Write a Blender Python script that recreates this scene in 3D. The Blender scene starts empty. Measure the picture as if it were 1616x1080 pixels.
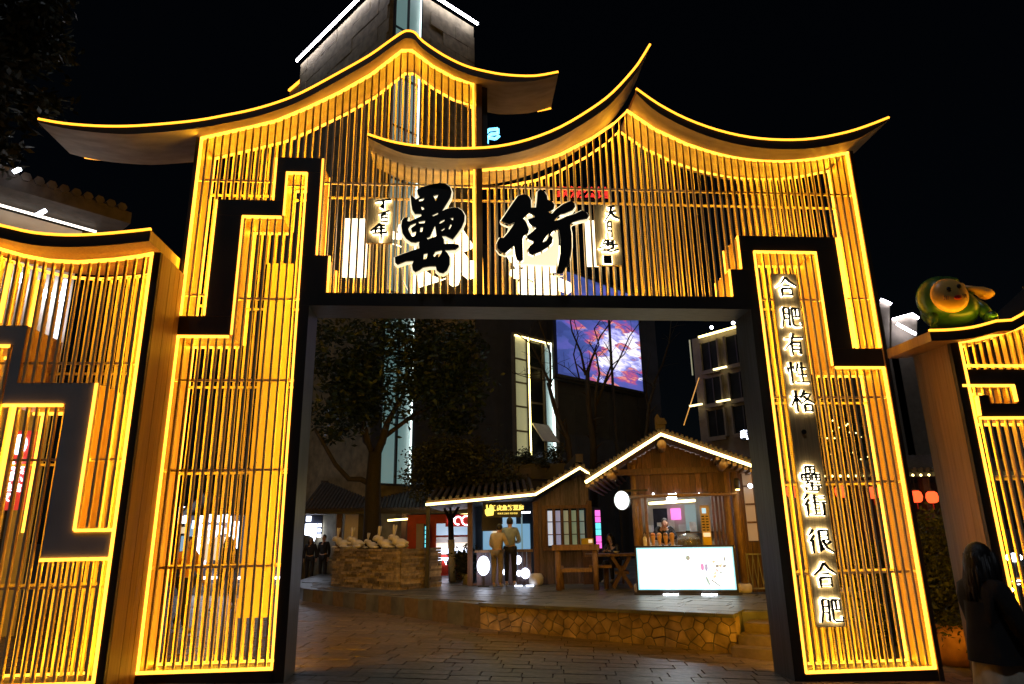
import bpy, bmesh, math, random
from mathutils import Vector, Matrix
from mathutils.geometry import tessellate_polygon
R_ = random.Random(11)
D2R = math.radians
sc = bpy.context.scene
COL = sc.collection

# ------------------------------------------------------------------ camera, sky, exposure
F_PX = 1066.0
_up = Vector((-68, 3786, -1066)).normalized()
_X = Vector((13200, -70, -1066)); _X = (_X - _up * _X.dot(_up)).normalized()
_Y = _up.cross(_X)
ROT = Matrix((_X, _Y, _up))                      # camera axes -> world axes
CAM = Vector((0.0, -9.554, 2.0))
cam_d = bpy.data.cameras.new('camera'); cam = bpy.data.objects.new('camera', cam_d); COL.objects.link(cam)
cam_d.sensor_fit = 'HORIZONTAL'; cam_d.sensor_width = 36.0; cam_d.lens = F_PX / 1616 * 36
cam_d.clip_start = 0.1; cam_d.clip_end = 600
cam.matrix_world = Matrix.Translation(CAM) @ ROT.to_4x4()
sc.camera = cam

w = bpy.data.worlds.new("World"); sc.world = w; w.use_nodes = True
nt = w.node_tree; bg = nt.nodes['Background']
sky = nt.nodes.new('ShaderNodeTexSky'); sky.sky_type = 'NISHITA'; sky.sun_disc = False
SUN_EL, SUN_AZ = D2R(66), D2R(205)
sky.sun_elevation = SUN_EL; sky.sun_rotation = SUN_AZ
nt.links.new(sky.outputs[0], bg.inputs[0]); bg.inputs[1].default_value = 0.0005
sl = bpy.data.lights.new('street_lamp_sun', 'SUN'); sl.energy = 0.26; sl.angle = D2R(1.0); sl.color = (0.8, 0.88, 1.0)  # sun lamp standing in for a street lamp behind the viewer
so = bpy.data.objects.new('street_lamp_sun', sl); COL.objects.link(so)
sd = Vector((math.sin(SUN_AZ) * math.cos(SUN_EL), math.cos(SUN_AZ) * math.cos(SUN_EL), math.sin(SUN_EL)))
so.rotation_euler = sd.to_track_quat('Z', 'Y').to_euler()
sc.view_settings.view_transform = 'Standard'; sc.view_settings.look = 'None'
sc.view_settings.exposure = 0.0; sc.view_settings.gamma = 1.0
sc.view_settings.use_curve_mapping = False
sc.render.engine = 'CYCLES'
sc.cycles.use_denoising = True
sc.cycles.max_bounces = 6; sc.cycles.diffuse_bounces = 3; sc.cycles.glossy_bounces = 2
sc.cycles.transmission_bounces = 4; sc.cycles.transparent_max_bounces = 6
sc.cycles.sample_clamp_indirect = 4.0
sc.cycles.caustics_reflective = False; sc.cycles.caustics_refractive = False

# ------------------------------------------------------------------ surveying helpers
def ray(u, v):
    return ROT @ Vector((u - 808, -(v - 540), -F_PX))
def P(u, v, y):                                  # where the sight line meets the wall plane y
    r = ray(u, v); return CAM + r * ((y - CAM.y) / r.y)
def PZ(u, v, z):                                 # where it meets a level at height z
    r = ray(u, v); return CAM + r * ((z - CAM.z) / r.z)
def proj(p):                                     # photo pixel of a world point
    q = ROT.transposed() @ (Vector(p) - CAM); return (808 - F_PX * q.x / q.z, 540 + F_PX * q.y / q.z)
def gz(x, y):                                    # street surface: falls to the right, rises toward the viewer
    return 0.155 - 0.03 * max(-14, min(14, x)) + 0.07 * max(0.0, min(8, -y - 1.6))
class Frame:                                     # a thing's own axes: origin and turn about the vertical
    def __init__(s, o, ang=0.0):
        s.o = Vector(o); s.a = ang
        s.m = Matrix.Rotation(ang, 3, 'Z'); s.mi = s.m.transposed()
    def px(s, u, v, y=0.0):
        r = s.mi @ ray(u, v); c = s.mi @ (CAM - s.o)
        return c + r * ((y - c.y) / r.y)
    def pz(s, u, v, z):                          # at height z (world), in local axes
        return s.mi @ (PZ(u, v, z) - s.o)

# ------------------------------------------------------------------ materials
def new_mat(name):
    m = bpy.data.materials.new(name); m.use_nodes = True
    return m, m.node_tree, m.node_tree.nodes['Principled BSDF']
def mat(name, col, rough=0.6, metal=0.0, var=0.25, scale=6.0, bump=0.0, stretch=(1, 1, 1), col2=None, spec=0.5, rndobj=0.0):
    m, t, b = new_mat(name)
    b.inputs['Roughness'].default_value = rough; b.inputs['Metallic'].default_value = metal
    b.inputs['Specular IOR Level'].default_value = spec
    tc = t.nodes.new('ShaderNodeTexCoord'); mp = t.nodes.new('ShaderNodeMapping'); mp.inputs['Scale'].default_value = stretch
    nz = t.nodes.new('ShaderNodeTexNoise'); nz.inputs['Scale'].default_value = scale; nz.inputs['Detail'].default_value = 5
    t.links.new(tc.outputs['Object'], mp.inputs[0]); t.links.new(mp.outputs[0], nz.inputs['Vector'])
    rp = t.nodes.new('ShaderNodeValToRGB'); e = rp.color_ramp.elements
    c2 = col2 or tuple(min(1, c * (1 + var)) for c in col)
    c1 = tuple(c * (1 - var) for c in col) if not col2 else col
    e[0].position = 0.3; e[0].color = (*c1, 1); e[1].position = 0.7; e[1].color = (*c2, 1)
    t.links.new(nz.outputs['Fac'], rp.inputs[0]); out = rp.outputs[0]
    if rndobj:
        oi = t.nodes.new('ShaderNodeObjectInfo'); mr = t.nodes.new('ShaderNodeMapRange')
        mr.inputs['To Min'].default_value = 1 - rndobj; mr.inputs['To Max'].default_value = 1 + rndobj
        t.links.new(oi.outputs['Random'], mr.inputs[0])
        hs = t.nodes.new('ShaderNodeHueSaturation'); t.links.new(mr.outputs[0], hs.inputs['Value']); t.links.new(out, hs.inputs['Color'])
        out = hs.outputs[0]
    t.links.new(out, b.inputs['Base Color'])
    if bump:
        bp = t.nodes.new('ShaderNodeBump'); bp.inputs['Strength'].default_value = bump; bp.inputs['Distance'].default_value = 0.02
        t.links.new(nz.outputs['Fac'], bp.inputs['Height']); t.links.new(bp.outputs[0], b.inputs['Normal'])
    return m
def emit(name, col, s, base=(0.5, 0.5, 0.5)):
    m, t, b = new_mat(name)
    b.inputs['Base Color'].default_value = (*base, 1)
    b.inputs['Emission Color'].default_value = (*col, 1); b.inputs['Emission Strength'].default_value = s
    return m
M = {}
M['dark'] = mat('dark_metal', (0.022, 0.02, 0.019), 0.5, 0.0, 0.3, 3, stretch=(1, 1, 0.3))
M['steel'] = mat('grey_steel_lining', (0.16, 0.165, 0.18), 0.42, 0.2, 0.25, 5, stretch=(1, 8, 0.3))
M['grey'] = mat('grey_and_lamplit_fret', (0.46, 0.45, 0.45), 0.55, 0, 0.12, 2)  # on the left wing fret this grey is lamplight put into the colour
M['wood'] = mat('laminated_wood', (0.34, 0.2, 0.085), 0.5, 0, 0.2, 5, 0.1, (6, 6, 0.25))
M['bar'] = mat('pale_wood_bar', (0.74, 0.6, 0.38), 0.5, 0, 0.05, 3)
M['soffit'] = mat('eave_soffit', (0.4, 0.34, 0.25), 0.6, 0, 0.25, 2.5, 0, (1, 3, 1))
M['led'] = emit('amber_led', (1.0, 0.37, 0.03), 3.8)
M['leddim'] = emit('amber_stair_light', (1.0, 0.42, 0.05), .7)
M['ledroof'] = emit('amber_led_roof', (1.0, 0.36, 0.02), 2.9)
M['ledw'] = emit('warm_white_led', (1.0, 0.78, 0.26), 7)
M['ledc'] = emit('cool_white_led', (0.9, 0.84, 0.95), 22)
M['letter'] = mat('black_letter_face', (0.012, 0.011, 0.01), 0.5)
M['halo'] = emit('letter_back_light', (1.0, 0.86, 0.55), 11)
M['rim'] = emit('letter_acrylic_rim', (1.0, 0.86, 0.55), 1.1)
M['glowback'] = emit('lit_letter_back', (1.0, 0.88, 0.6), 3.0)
M['signwood'] = mat('sign_board_wood', (0.5, 0.36, 0.18), 0.5, 0, 0.25, 4, 0, (9, 1, 0.4))
M['stone'] = mat('paving_stone', (0.15, 0.11, 0.08), 0.4, 0, 0.45, 9, 0.5, rndobj=0.28)
M['street'] = mat('street_bed', (0.08, 0.06, 0.045), 0.8, 0, 0.3, 8)
M['slate'] = mat('slate_paving', (0.12, 0.125, 0.125), 0.42, 0, 0.45, 2.2, 0.3)
M['rubble'] = mat('rubble_stone', (0.42, 0.3, 0.17), 0.8, 0, 0.45, 4, 0.7, rndobj=0.22)
M['mortar'] = mat('mortar', (0.36, 0.26, 0.16), 0.9, 0, .3, 8)
M['stack'] = mat('stacked_slate', (0.26, 0.2, 0.12), 0.7, 0, 0.4, 10, 0.5, rndobj=0.55)
M['stepstone'] = mat('step_stone', (0.15, 0.11, 0.07), 0.7, 0, 0.25, 9, 0.5)
M['plank'] = mat('stained_plank', (0.1, 0.045, 0.032), 0.6, 0, 0.4, 9, 0.3, (6, 6, 0.6), rndobj=0.4)
M['plank2'] = mat('weathered_plank', (0.105, 0.075, 0.085), 0.65, 0, 0.4, 9, 0.3, (6, 6, 0.6), rndobj=0.4)
M['log'] = mat('log_wood', (0.22, 0.13, 0.065), 0.6, 0, 0.35, 7, 0.3, (5, 5, 1))
M['logdark'] = mat('dark_timber', (0.1, 0.05, 0.032), 0.6, 0, 0.35, 7, 0.3, (5, 5, 1))
M['tile'] = mat('clay_roof_tile', (0.045, 0.036, 0.03), 0.75, 0, 0.4, 6, 0.4)
M['tower'] = mat('tower_stone', (0.28, 0.24, 0.15), 0.8, 0, 0.35, 3, 0.3, rndobj=0.12)
M['wallblue'] = mat('dark_cladding', (0.05, 0.056, 0.075), 0.6, 0, 0.2, 1.5, rndobj=0.1)
M['beige'] = mat('beige_render', (0.18, 0.155, 0.12), 0.8, 0, 0.15, 3)
M['pale'] = mat('pale_plaster', (0.6, 0.55, 0.48), 0.8, 0, 0.1, 3)
M['glassdark'] = mat('dark_window_glass', (0.012, 0.016, 0.02), 0.12, 0, 0.2, 2, spec=0.25)
M['glassfar'] = mat('far_window_glass', (0.01, 0.013, 0.016), 0.7, 0, 0.3, 2, spec=0.1)
M['bark'] = mat('bark', (0.02, 0.017, 0.013), 0.85, 0, 0.35, 12, 0.6, (3, 3, 1))
M['whitewash'] = mat('whitewashed_bark', (0.62, 0.6, 0.55), 0.8, 0, 0.15, 12, 0.3)
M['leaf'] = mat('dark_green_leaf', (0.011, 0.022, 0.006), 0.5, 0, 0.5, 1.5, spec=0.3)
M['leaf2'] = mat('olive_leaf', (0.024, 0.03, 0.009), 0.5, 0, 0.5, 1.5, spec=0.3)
M['white'] = mat('white_paint', (0.72, 0.72, 0.7), 0.5, 0, 0.06, 5)
M['rabbit'] = mat('rabbit_resin', (0.6, 0.57, 0.5), 0.5, 0, 0.1, 5)
M['red'] = mat('red_paint', (0.6, 0.03, 0.015), 0.45, 0, 0.15, 5)
M['yellow'] = mat('yellow_plastic', (0.75, 0.5, 0.02), 0.5, 0, 0.1, 5)
M['skin'] = mat('skin', (0.5, 0.3, 0.2), 0.55, 0, 0.08, 8)
M['hair'] = mat('black_hair', (0.012, 0.01, 0.009), 0.45, 0, 0.3, 20, 0.3, (8, 8, 1))
M['cream'] = mat('cream_jacket', (0.55, 0.45, 0.27), 0.85, 0, 0.2, 6, 0.3)
M['sage'] = mat('pale_blue_jacket', (0.3, 0.36, 0.37), 0.85, 0, 0.2, 6, 0.3)
M['blackcloth'] = mat('black_cloth', (0.014, 0.013, 0.014), 0.9, 0, 0.3, 6, 0.3)
M['navy'] = mat('navy_cloth', (0.025, 0.028, 0.045), 0.9, 0, 0.3, 6, 0.3)
M['tan'] = mat('tan_trousers', (0.24, 0.2, 0.14), 0.85, 0, 0.2, 6, 0.2)
M['orange'] = mat('orange_jacket', (0.6, 0.25, 0.05), 0.8, 0, 0.15, 6, 0.2)
M['print'] = mat('patterned_skirt', (0.22, 0.18, 0.07), 0.85, 0, 0.5, 7, 0.2, (1, 1, .6), col2=(0.8, 0.72, 0.58))
M['shoe'] = mat('shoe', (0.35, 0.34, 0.32), 0.6)
M['green'] = mat('green_figurine', (0.035, 0.12, 0.03), 0.3, 0, 0.3, 4)
M['face'] = mat('yellow_figurine_face', (0.85, 0.48, 0.12), 0.35, 0, 0.08, 3)
M['terracotta'] = mat('terracotta', (0.42, 0.2, 0.09), 0.7, 0, 0.2, 8, 0.2)
M['cone'] = mat('wafer', (0.6, 0.33, 0.12), 0.7, 0, 0.2, 30)
M['cup'] = mat('white_cup', (0.8, 0.78, 0.75), 0.4)
M['winteal'] = emit('teal_lit_glass', (0.25, 0.5, 0.5), 0.34)
M['winyel'] = emit('yellow_lit_glass', (0.5, 0.5, 0.26), 0.42)
M['winwhite'] = emit('window_edge_tube', (0.8, 1.0, 0.95), 3.0)
M['box'] = emit('lightbox_face', (0.8, 0.98, 1.0), 1.7)
M['lampw'] = emit('bright_white_lamp', (0.85, 0.9, 1.0), 16)
M['signw'] = emit('white_sign_light', (0.72, 0.8, 1.0), 5.5)
M['signgold'] = emit('gold_sign_text', (1.0, 0.72, 0.12), 1.6)
M['signred'] = emit('red_neon', (1.0, 0.02, 0.015), 1.4)
M['signblue'] = emit('blue_logo', (0.15, 0.6, 1.0), 3.2)
M['bannerred'] = emit('red_banner', (1.0, 0.08, 0.05), 0.45, (0.6, 0.05, 0.04))
M['lantern'] = emit('red_lantern', (1.0, 0.085, 0.02), 2.4, (0.6, 0.05, 0.02))
M['inblue'] = emit('blue_lit_interior', (0.3, 0.62, 0.9), 0.55)
M['inwarm'] = emit('warm_lit_interior', (1.0, 0.75, 0.45), 0.8)
M['dimwarm'] = emit('dim_warm_glass', (1.0, 0.7, 0.5), 0.12, (.3, .25, .2))
M['tabletp'] = emit('tablet_screen', (0.15, 0.6, 0.9), 1.0)
M['pink'] = emit('pink_sign', (1.0, 0.15, 0.7), 1.3)
M['cyan'] = emit('cyan_sign', (0.15, 0.9, 1.0), 1.2)
M['cyanedge'] = emit('cyan_edge_glow', (0.22, 0.85, 1.0), 1.1)
M['eavel'] = emit('eave_tube', (1.0, 0.92, 0.8), 2.6)
M['lampk'] = emit('stall_floodlight', (0.8, 0.88, 1.0), 130)
M['uplight'] = emit('warm_uplight', (1.0, 0.8, 0.35), 3.5)
for _i, _c in enumerate(((.7, .3, .12), (.75, .5, .4), (.35, .18, .08), (.8, .45, .2))): M['scoop%d' % _i] = mat('scoop_%d' % _i, _c, .5)
M['inkgrey'] = mat('printed_grey', (0.25, 0.3, 0.3), 0.6)
m, t, b = new_mat('acrylic_cover'); b.inputs['Transmission Weight'].default_value = 0.9; b.inputs['Roughness'].default_value = 0.15
b.inputs['Base Color'].default_value = (0.9, 0.93, 0.95, 1); M['acrylic'] = m
# video wall picture
def video():
    m, t, b = new_mat('video_wall_picture'); L = t.links; N = t.nodes
    tc = N.new('ShaderNodeTexCoord'); mp = N.new('ShaderNodeMapping'); mp.inputs['Rotation'].default_value = (0, D2R(38), 0); mp.inputs['Scale'].default_value = (0.22, 1, 0.75)
    L.new(tc.outputs['Object'], mp.inputs[0])
    vo = N.new('ShaderNodeTexVoronoi'); vo.inputs['Scale'].default_value = 3.2; vo.distance = 'CHEBYCHEV'; L.new(mp.outputs[0], vo.inputs['Vector'])
    nz = N.new('ShaderNodeTexNoise'); nz.inputs['Scale'].default_value = 1.5; nz.inputs['Detail'].default_value = 8; nz.inputs['Roughness'].default_value = 0.7; L.new(mp.outputs[0], nz.inputs['Vector'])
    mx = N.new('ShaderNodeMix'); mx.data_type = 'FLOAT'; mx.inputs[0].default_value = 0.62; L.new(vo.outputs['Color'], mx.inputs[2]); L.new(nz.outputs['Fac'], mx.inputs[3])
    gr = N.new('ShaderNodeVectorMath'); gr.operation = 'LENGTH'
    mp2 = N.new('ShaderNodeMapping'); mp2.inputs['Location'].default_value = (-4.8, 0, -1.8); mp2.inputs['Scale'].default_value = (1, 0, 1.15); L.new(tc.outputs['Object'], mp2.inputs[0]); L.new(mp2.outputs[0], gr.inputs[0])
    mr = N.new('ShaderNodeMapRange'); mr.inputs['From Min'].default_value = 0.5; mr.inputs['From Max'].default_value = 4.6; mr.inputs['To Min'].default_value = 0.2; mr.inputs['To Max'].default_value = -0.2; L.new(gr.outputs['Value'], mr.inputs[0])
    ad = N.new('ShaderNodeMath'); ad.operation = 'ADD'; L.new(mx.outputs[0], ad.inputs[0]); L.new(mr.outputs[0], ad.inputs[1])
    rp = N.new('ShaderNodeValToRGB'); rp.color_ramp.interpolation = 'LINEAR'; e = rp.color_ramp.elements
    e[0].position = 0.0; e[0].color = (0.02, 0.03, 0.13, 1); e[1].position = 1.0; e[1].color = (1, 1, 1, 1)
    for p_, c_ in ((0.36, (0.05, 0.08, 0.3, 1)), (0.5, (0.1, 0.1, 0.42, 1)), (0.55, (0.45, 0.08, 0.2, 1)), (0.575, (0.85, 0.3, 0.2, 1)), (0.6, (0.14, 0.14, 0.5, 1)), (0.65, (0.5, 0.5, 0.95, 1)), (0.7, (0.95, 0.88, 1, 1))):
        x = e.new(p_); x.color = c_
    L.new(ad.outputs[0], rp.inputs[0]); L.new(rp.outputs[0], b.inputs['Emission Color']); b.inputs['Emission Strength'].default_value = 1.15
    b.inputs['Base Color'].default_value = (0.02, 0.02, 0.03, 1)
    return m
M['video'] = video()

# ------------------------------------------------------------------ mesh helpers
class MB:
    def __init__(s): s.v = []; s.f = []; s.mi = []; s.mats = []
    def _m(s, m):
        if m is None: return 0
        if m not in s.mats: s.mats.append(m)
        return s.mats.index(m)
    def add(s, vs, fs, m=None):
        o = len(s.v); s.v += [tuple(v) for v in vs]
        for f in fs: s.f.append(tuple(i + o for i in f)); s.mi.append(s._m(m) if not isinstance(m, list) else 0)
        return s
    def box(s, x0, x1, y0, y1, z0, z1, m=None, my=None):
        vs = [(x0, y0, z0), (x1, y0, z0), (x1, y1, z0), (x0, y1, z0), (x0, y0, z1), (x1, y0, z1), (x1, y1, z1), (x0, y1, z1)]
        s.add(vs, [(0, 3, 2, 1), (4, 5, 6, 7), (1, 2, 6, 5), (3, 0, 4, 7)], m)
        s.add(vs, [(0, 1, 5, 4), (2, 3, 7, 6)], my if my is not None else m)
        return s
    def prism(s, pts, y0, y1, m=None, axis='y'):      # polygon (x,z) extruded in y, or (x,y) in z
        n = len(pts)
        if axis == 'y': vs = [(p[0], y0, p[1]) for p in pts] + [(p[0], y1, p[1]) for p in pts]
        else: vs = [(p[0], p[1], y0) for p in pts] + [(p[0], p[1], y1) for p in pts]
        fs = [tuple(range(n)), tuple(range(2 * n - 1, n - 1, -1))] + [(i, i + n, (i + 1) % n + n, (i + 1) % n) for i in range(n)]
        return s.add(vs, fs, m)
    def bar(s, a, b, w, h=None, m=None, up=(0, 1, 0)):  # rectangular bar from a to b
        a = Vector(a); b = Vector(b); h = h or w; d = (b - a)
        if d.length < 1e-6: return s
        d.normalize(); u = Vector(up)
        if abs(d.dot(u)) > 0.98: u = Vector((1, 0, 0))
        p = d.cross(u).normalized(); q = p.cross(d).normalized()
        vs = []
        for c in (a, b):
            for sx, sy in ((-1, -1), (1, -1), (1, 1), (-1, 1)): vs.append(c + p * (w / 2 * sx) + q * (h / 2 * sy))
        return s.add(vs, [(0, 1, 2, 3), (7, 6, 5, 4), (0, 4, 5, 1), (1, 5, 6, 2), (2, 6, 7, 3), (3, 7, 4, 0)], m)
    def tube(s, pts, rs, n=8, m=None, cap=True):
        pts = [Vector(p) for p in pts]
        if not hasattr(rs, '__len__'): rs = [rs] * len(pts)
        rings = []
        for i, p in enumerate(pts):
            d = (pts[min(i + 1, len(pts) - 1)] - pts[max(i - 1, 0)]).normalized()
            u = Vector((0, 0, 1)) if abs(d.z) < 0.9 else Vector((0, 1, 0))
            a = d.cross(u).normalized(); b = a.cross(d).normalized()
            rings.append([p + (a * math.cos(2 * math.pi * k / n) + b * math.sin(2 * math.pi * k / n)) * rs[i] for k in range(n)])
        vs = [v for r in rings for v in r]; fs = []
        for i in range(len(pts) - 1):
            for k in range(n): fs.append((i * n + k, i * n + (k + 1) % n, (i + 1) * n + (k + 1) % n, (i + 1) * n + k))
        if cap: fs += [tuple(range(n - 1, -1, -1)), tuple(range((len(pts) - 1) * n, len(pts) * n))]
        return s.add(vs, fs, m)
    def lathe(s, prof, c=(0, 0, 0), n=14, m=None):
        vs = []; fs = []
        for r, z in prof:
            for k in range(n): vs.append((c[0] + r * math.cos(2 * math.pi * k / n), c[1] + r * math.sin(2 * math.pi * k / n), c[2] + z))
        for i in range(len(prof) - 1):
            for k in range(n): fs.append((i * n + k, i * n + (k + 1) % n, (i + 1) * n + (k + 1) % n, (i + 1) * n + k))
        fs += [tuple(range(n - 1, -1, -1)), tuple(range((len(prof) - 1) * n, len(prof) * n))]
        return s.add(vs, fs, m)
    def ball(s, c, r, n=12, k=8, m=None, rot=None):
        if not hasattr(r, '__len__'): r = (r, r, r)
        vs = []; fs = []; c = Vector(c)
        for i in range(k + 1):
            th = math.pi * i / k
            for j in range(n):
                v = Vector((r[0] * math.sin(th) * math.cos(2 * math.pi * j / n), r[1] * math.sin(th) * math.sin(2 * math.pi * j / n), r[2] * math.cos(th)))
                if rot: v = rot @ v
                vs.append(c + v)
        for i in range(k):
            for j in range(n): fs.append((i * n + j, (i + 1) * n + j, (i + 1) * n + (j + 1) % n, i * n + (j + 1) % n))
        return s.add(vs, fs, m)
    def mesh(s, name, material=None, smooth=False):
        me = bpy.data.meshes.new(name); me.from_pydata([tuple(v) for v in s.v], [], s.f)
        mats = s.mats or ([material] if material else [])
        for mm in mats: me.materials.append(mm)
        if s.mats: me.polygons.foreach_set('material_index', s.mi)
        if smooth: me.polygons.foreach_set('use_smooth', [True] * len(me.polygons))
        me.update(); return me
    def build(s, name, material=None, parent=None, smooth=False, loc=None):
        return link(name, s.mesh(name, material, smooth), parent, loc)
def link(name, me, parent=None, loc=None):
    o = bpy.data.objects.new(name, me); COL.objects.link(o)
    if parent is not None: o.parent = parent
    if loc is not None: o.location = loc
    return o
def tag(o, label=None, cat=None, group=None, kind=None):
    if label: o['label'] = label
    if cat: o['category'] = cat
    if group: o['group'] = group
    if kind: o['kind'] = kind
    return o
def thing(name, loc=(0, 0, 0), rz=0.0, label=None, cat=None, group=None):
    o = bpy.data.objects.new(name, None); COL.objects.link(o); o.location = loc; o.rotation_euler = (0, 0, rz)
    return tag(o, label, cat, group)
def dup(o, loc=None, rz=None, label=None, parent=None, src_children=None):
    c = o.copy(); COL.objects.link(c)
    if parent is not None: c.parent = parent
    for ch in list(o.children): dup(ch, parent=c)
    if loc is not None: c.location = loc
    if rz is not None: c.rotation_euler = (0, 0, rz)
    if label: c['label'] = label
    return c
def lerp(a, b, t): return a + (b - a) * t
def interp(pts, x):
    if x <= pts[0][0]: return pts[0][1]
    for (x0, z0), (x1, z1) in zip(pts, pts[1:]):
        if x <= x1: return lerp(z0, z1, (x - x0) / (x1 - x0))
    return pts[-1][1]
def smoothline(pts, k=4):                         # Catmull-Rom through the points
    out = []; n = len(pts)
    for i in range(n - 1):
        p0, p1, p2, p3 = pts[max(i - 1, 0)], pts[i], pts[i + 1], pts[min(i + 2, n - 1)]
        for j in range(k):
            t = j / k
            out.append(tuple(0.5 * ((2 * b) + (-a + c) * t + (2 * a - 5 * b + 4 * c - d) * t * t + (-a + 3 * b - 3 * c + d) * t ** 3) for a, b, c, d in zip(p0, p1, p2, p3)))
    out.append(tuple(pts[-1])); return out
def shape2d(polys, y, depth, grow=0.0, material=None, name='letter', parent=None):
    """filled outlines (x,z) with holes, given real thickness in y"""
    loops = []
    for k, pl in enumerate(polys):
        n = len(pl); area = sum(pl[i][0] * pl[(i + 1) % n][1] - pl[(i + 1) % n][0] * pl[i][1] for i in range(n))
        pl = list(pl) if area > 0 else list(pl)[::-1]
        if grow:
            g = grow if k == 0 else -grow * 0.5; out = []
            for i in range(n):
                p, q, r = pl[i - 1], pl[i], pl[(i + 1) % n]
                d1 = Vector((q[0] - p[0], q[1] - p[1])); d2 = Vector((r[0] - q[0], r[1] - q[1]))
                if d1.length < 1e-7 or d2.length < 1e-7: out.append(q); continue
                d1.normalize(); d2.normalize(); nn = Vector((d1.y + d2.y, -d1.x - d2.x))
                if nn.length < 1e-3: nn = Vector((d1.y, -d1.x))
                nn.normalize(); out.append((q[0] + nn.x * g, q[1] + nn.y * g))
            pl = out
        loops.append(pl if k == 0 else pl[::-1])
    tris = tessellate_polygon([[Vector((x, z, 0)) for x, z in l] for l in loops])
    flat = [p for l in loops for p in l]; n = len(flat); mb = MB()
    vs = [(x, y - depth / 2, z) for x, z in flat] + [(x, y + depth / 2, z) for x, z in flat]
    fs = [tuple(t) for t in tris] + [tuple(i + n for i in t[::-1]) for t in tris]; o = 0
    for l in loops:
        m_ = len(l); fs += [(o + i, o + (i + 1) % m_, o + (i + 1) % m_ + n, o + i + n) for i in range(m_)]; o += m_
    mb.add(vs, fs)
    return mb.build(name, material, parent)
def text3d(s, x, z, size, y, depth, material, name, parent=None, align='CENTER', mirror=False, bold=0.0):
    cu = bpy.data.curves.new(name, 'FONT'); cu.body = s; cu.size = size; cu.extrude = depth / 2; cu.align_x = align; cu.offset = bold; cu.resolution_u = 3
    ob = bpy.data.objects.new(name, cu); me = bpy.data.meshes.new_from_object(ob)
    bpy.data.objects.remove(ob); bpy.data.curves.remove(cu)
    mt = Matrix.Translation((x, y, z)) @ Matrix.Rotation(math.pi / 2, 4, 'X')
    if mirror: mt = mt @ Matrix.Scale(-1, 4, (1, 0, 0))
    me.transform(mt); me.materials.clear(); me.materials.append(material)
    return link(name, me, parent)

# ------------------------------------------------------------------ ground and street
STEP_DEPTH = 0.3
DZ = 0.62
dp1, dp2, dp3 = PZ(479, 928, DZ), PZ(758, 952, DZ), PZ(1160, 970, DZ)
def gpt(u, v):
    z = 0.1
    for _ in range(6): p = PZ(u, v, z); z = gz(p.x, p.y)
    return p
gp1, gp2, gp3 = gpt(479, 943), gpt(758, 983), gpt(1146, 1026)
def build_ground():
    mb = MB(); xs = [-220, -60, -14] + [-14 + i for i in range(1, 28)] + [14, 60, 220]; ys = [-220, -60, -9.6] + [-9.6 + i for i in range(1, 8)] + [-1.6, 0, 4, 10, 20, 40, 90, 320]
    for y in ys:
        for x in xs: mb.v.append((x, y, gz(x, y) - 0.012))
    n = len(xs)
    for j in range(len(ys) - 1):
        for i in range(n - 1): mb.f.append((j * n + i, j * n + i + 1, (j + 1) * n + i + 1, (j + 1) * n + i)); mb.mi.append(0)
    g = tag(mb.build('ground', M['street']), kind='structure')
    # paving stones laid in courses
    ca, sa = math.cos(D2R(-9)), math.sin(D2R(-9))
    shared = {}
    lens = (0.42, 0.42, 0.56, 0.56, 0.72, 0.72, 0.72)
    for k, L in enumerate(lens):
        W = 0.3
        b = MB(); x, y = L / 2 - 0.004, W / 2 - 0.004; e = 0.007
        dz = [R_.uniform(-0.004, 0.005) for _ in range(4)]
        vs = [(-x, -y, -0.02), (x, -y, -0.02), (x, y, -0.02), (-x, y, -0.02)] + [(a * (x - e), c * (y - e), 0.004 + d) for (a, c), d in zip(((-1, -1), (1, -1), (1, 1), (-1, 1)), dz)]
        b.add(vs, [(4, 5, 6, 7), (0, 1, 5, 4), (1, 2, 6, 5), (2, 3, 7, 6), (3, 0, 4, 7)])
        shared[k] = b
    cand = []; kind = {}
    for r in range(-12, 46):
        lx = -10.0 + R_.uniform(0, .5)
        while lx < 13:
            kk = R_.randrange(7); L = lens[kk]; cxl = lx + L / 2; lx += L; ly = r * 0.3
            x, y = cxl * ca - ly * sa, cxl * sa + ly * ca
            if y > 12 or y < -3.2: continue
            def front(a, b_): return (b_.x - a.x) * (y - a.y) - (b_.y - a.y) * (x - a.x) > -0.2
            if (x <= gp2.x and front(gp1, gp2)) or (x > gp2.x and front(gp2, gp3)): continue
            v = Vector((x, y, gz(x, y))); cand.append(v); kind[id(v)] = kk
    inv = ROT.transposed()
    def seen(p):
        q = inv @ (p - CAM); 
        if q.z > -0.5: return False
        u = 808 - F_PX * q.x / q.z; v = 540 + F_PX * q.y / q.z
        return 440 < u < 1260 and v < 1100
    near = sorted([p for p in cand if seen(p)], key=lambda p: (p - CAM).length)[:290]
    nearset = set(id(p) for p in near)
    meshes = [shared[k].mesh('paving_stone', M['stone']) for k in shared]
    for p in near:
        o = link('paving_stone', meshes[kind[id(p)]], g, p)
        o.rotation_euler = (R_.uniform(-.003, .003), R_.uniform(-.003, .003) + 0.03, D2R(-9))
    rest = MB()
    for p in cand:
        if id(p) in nearset: continue
        b = shared[kind[id(p)]]
        rest.add([(v[0] * ca - v[1] * sa + p.x, v[0] * sa + v[1] * ca + p.y, v[2] + p.z - 0.03 * (v[0])) for v in b.v], b.f)
    tag(rest.build('paving', M['stone'], g), kind='stuff')
build_ground()

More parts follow.
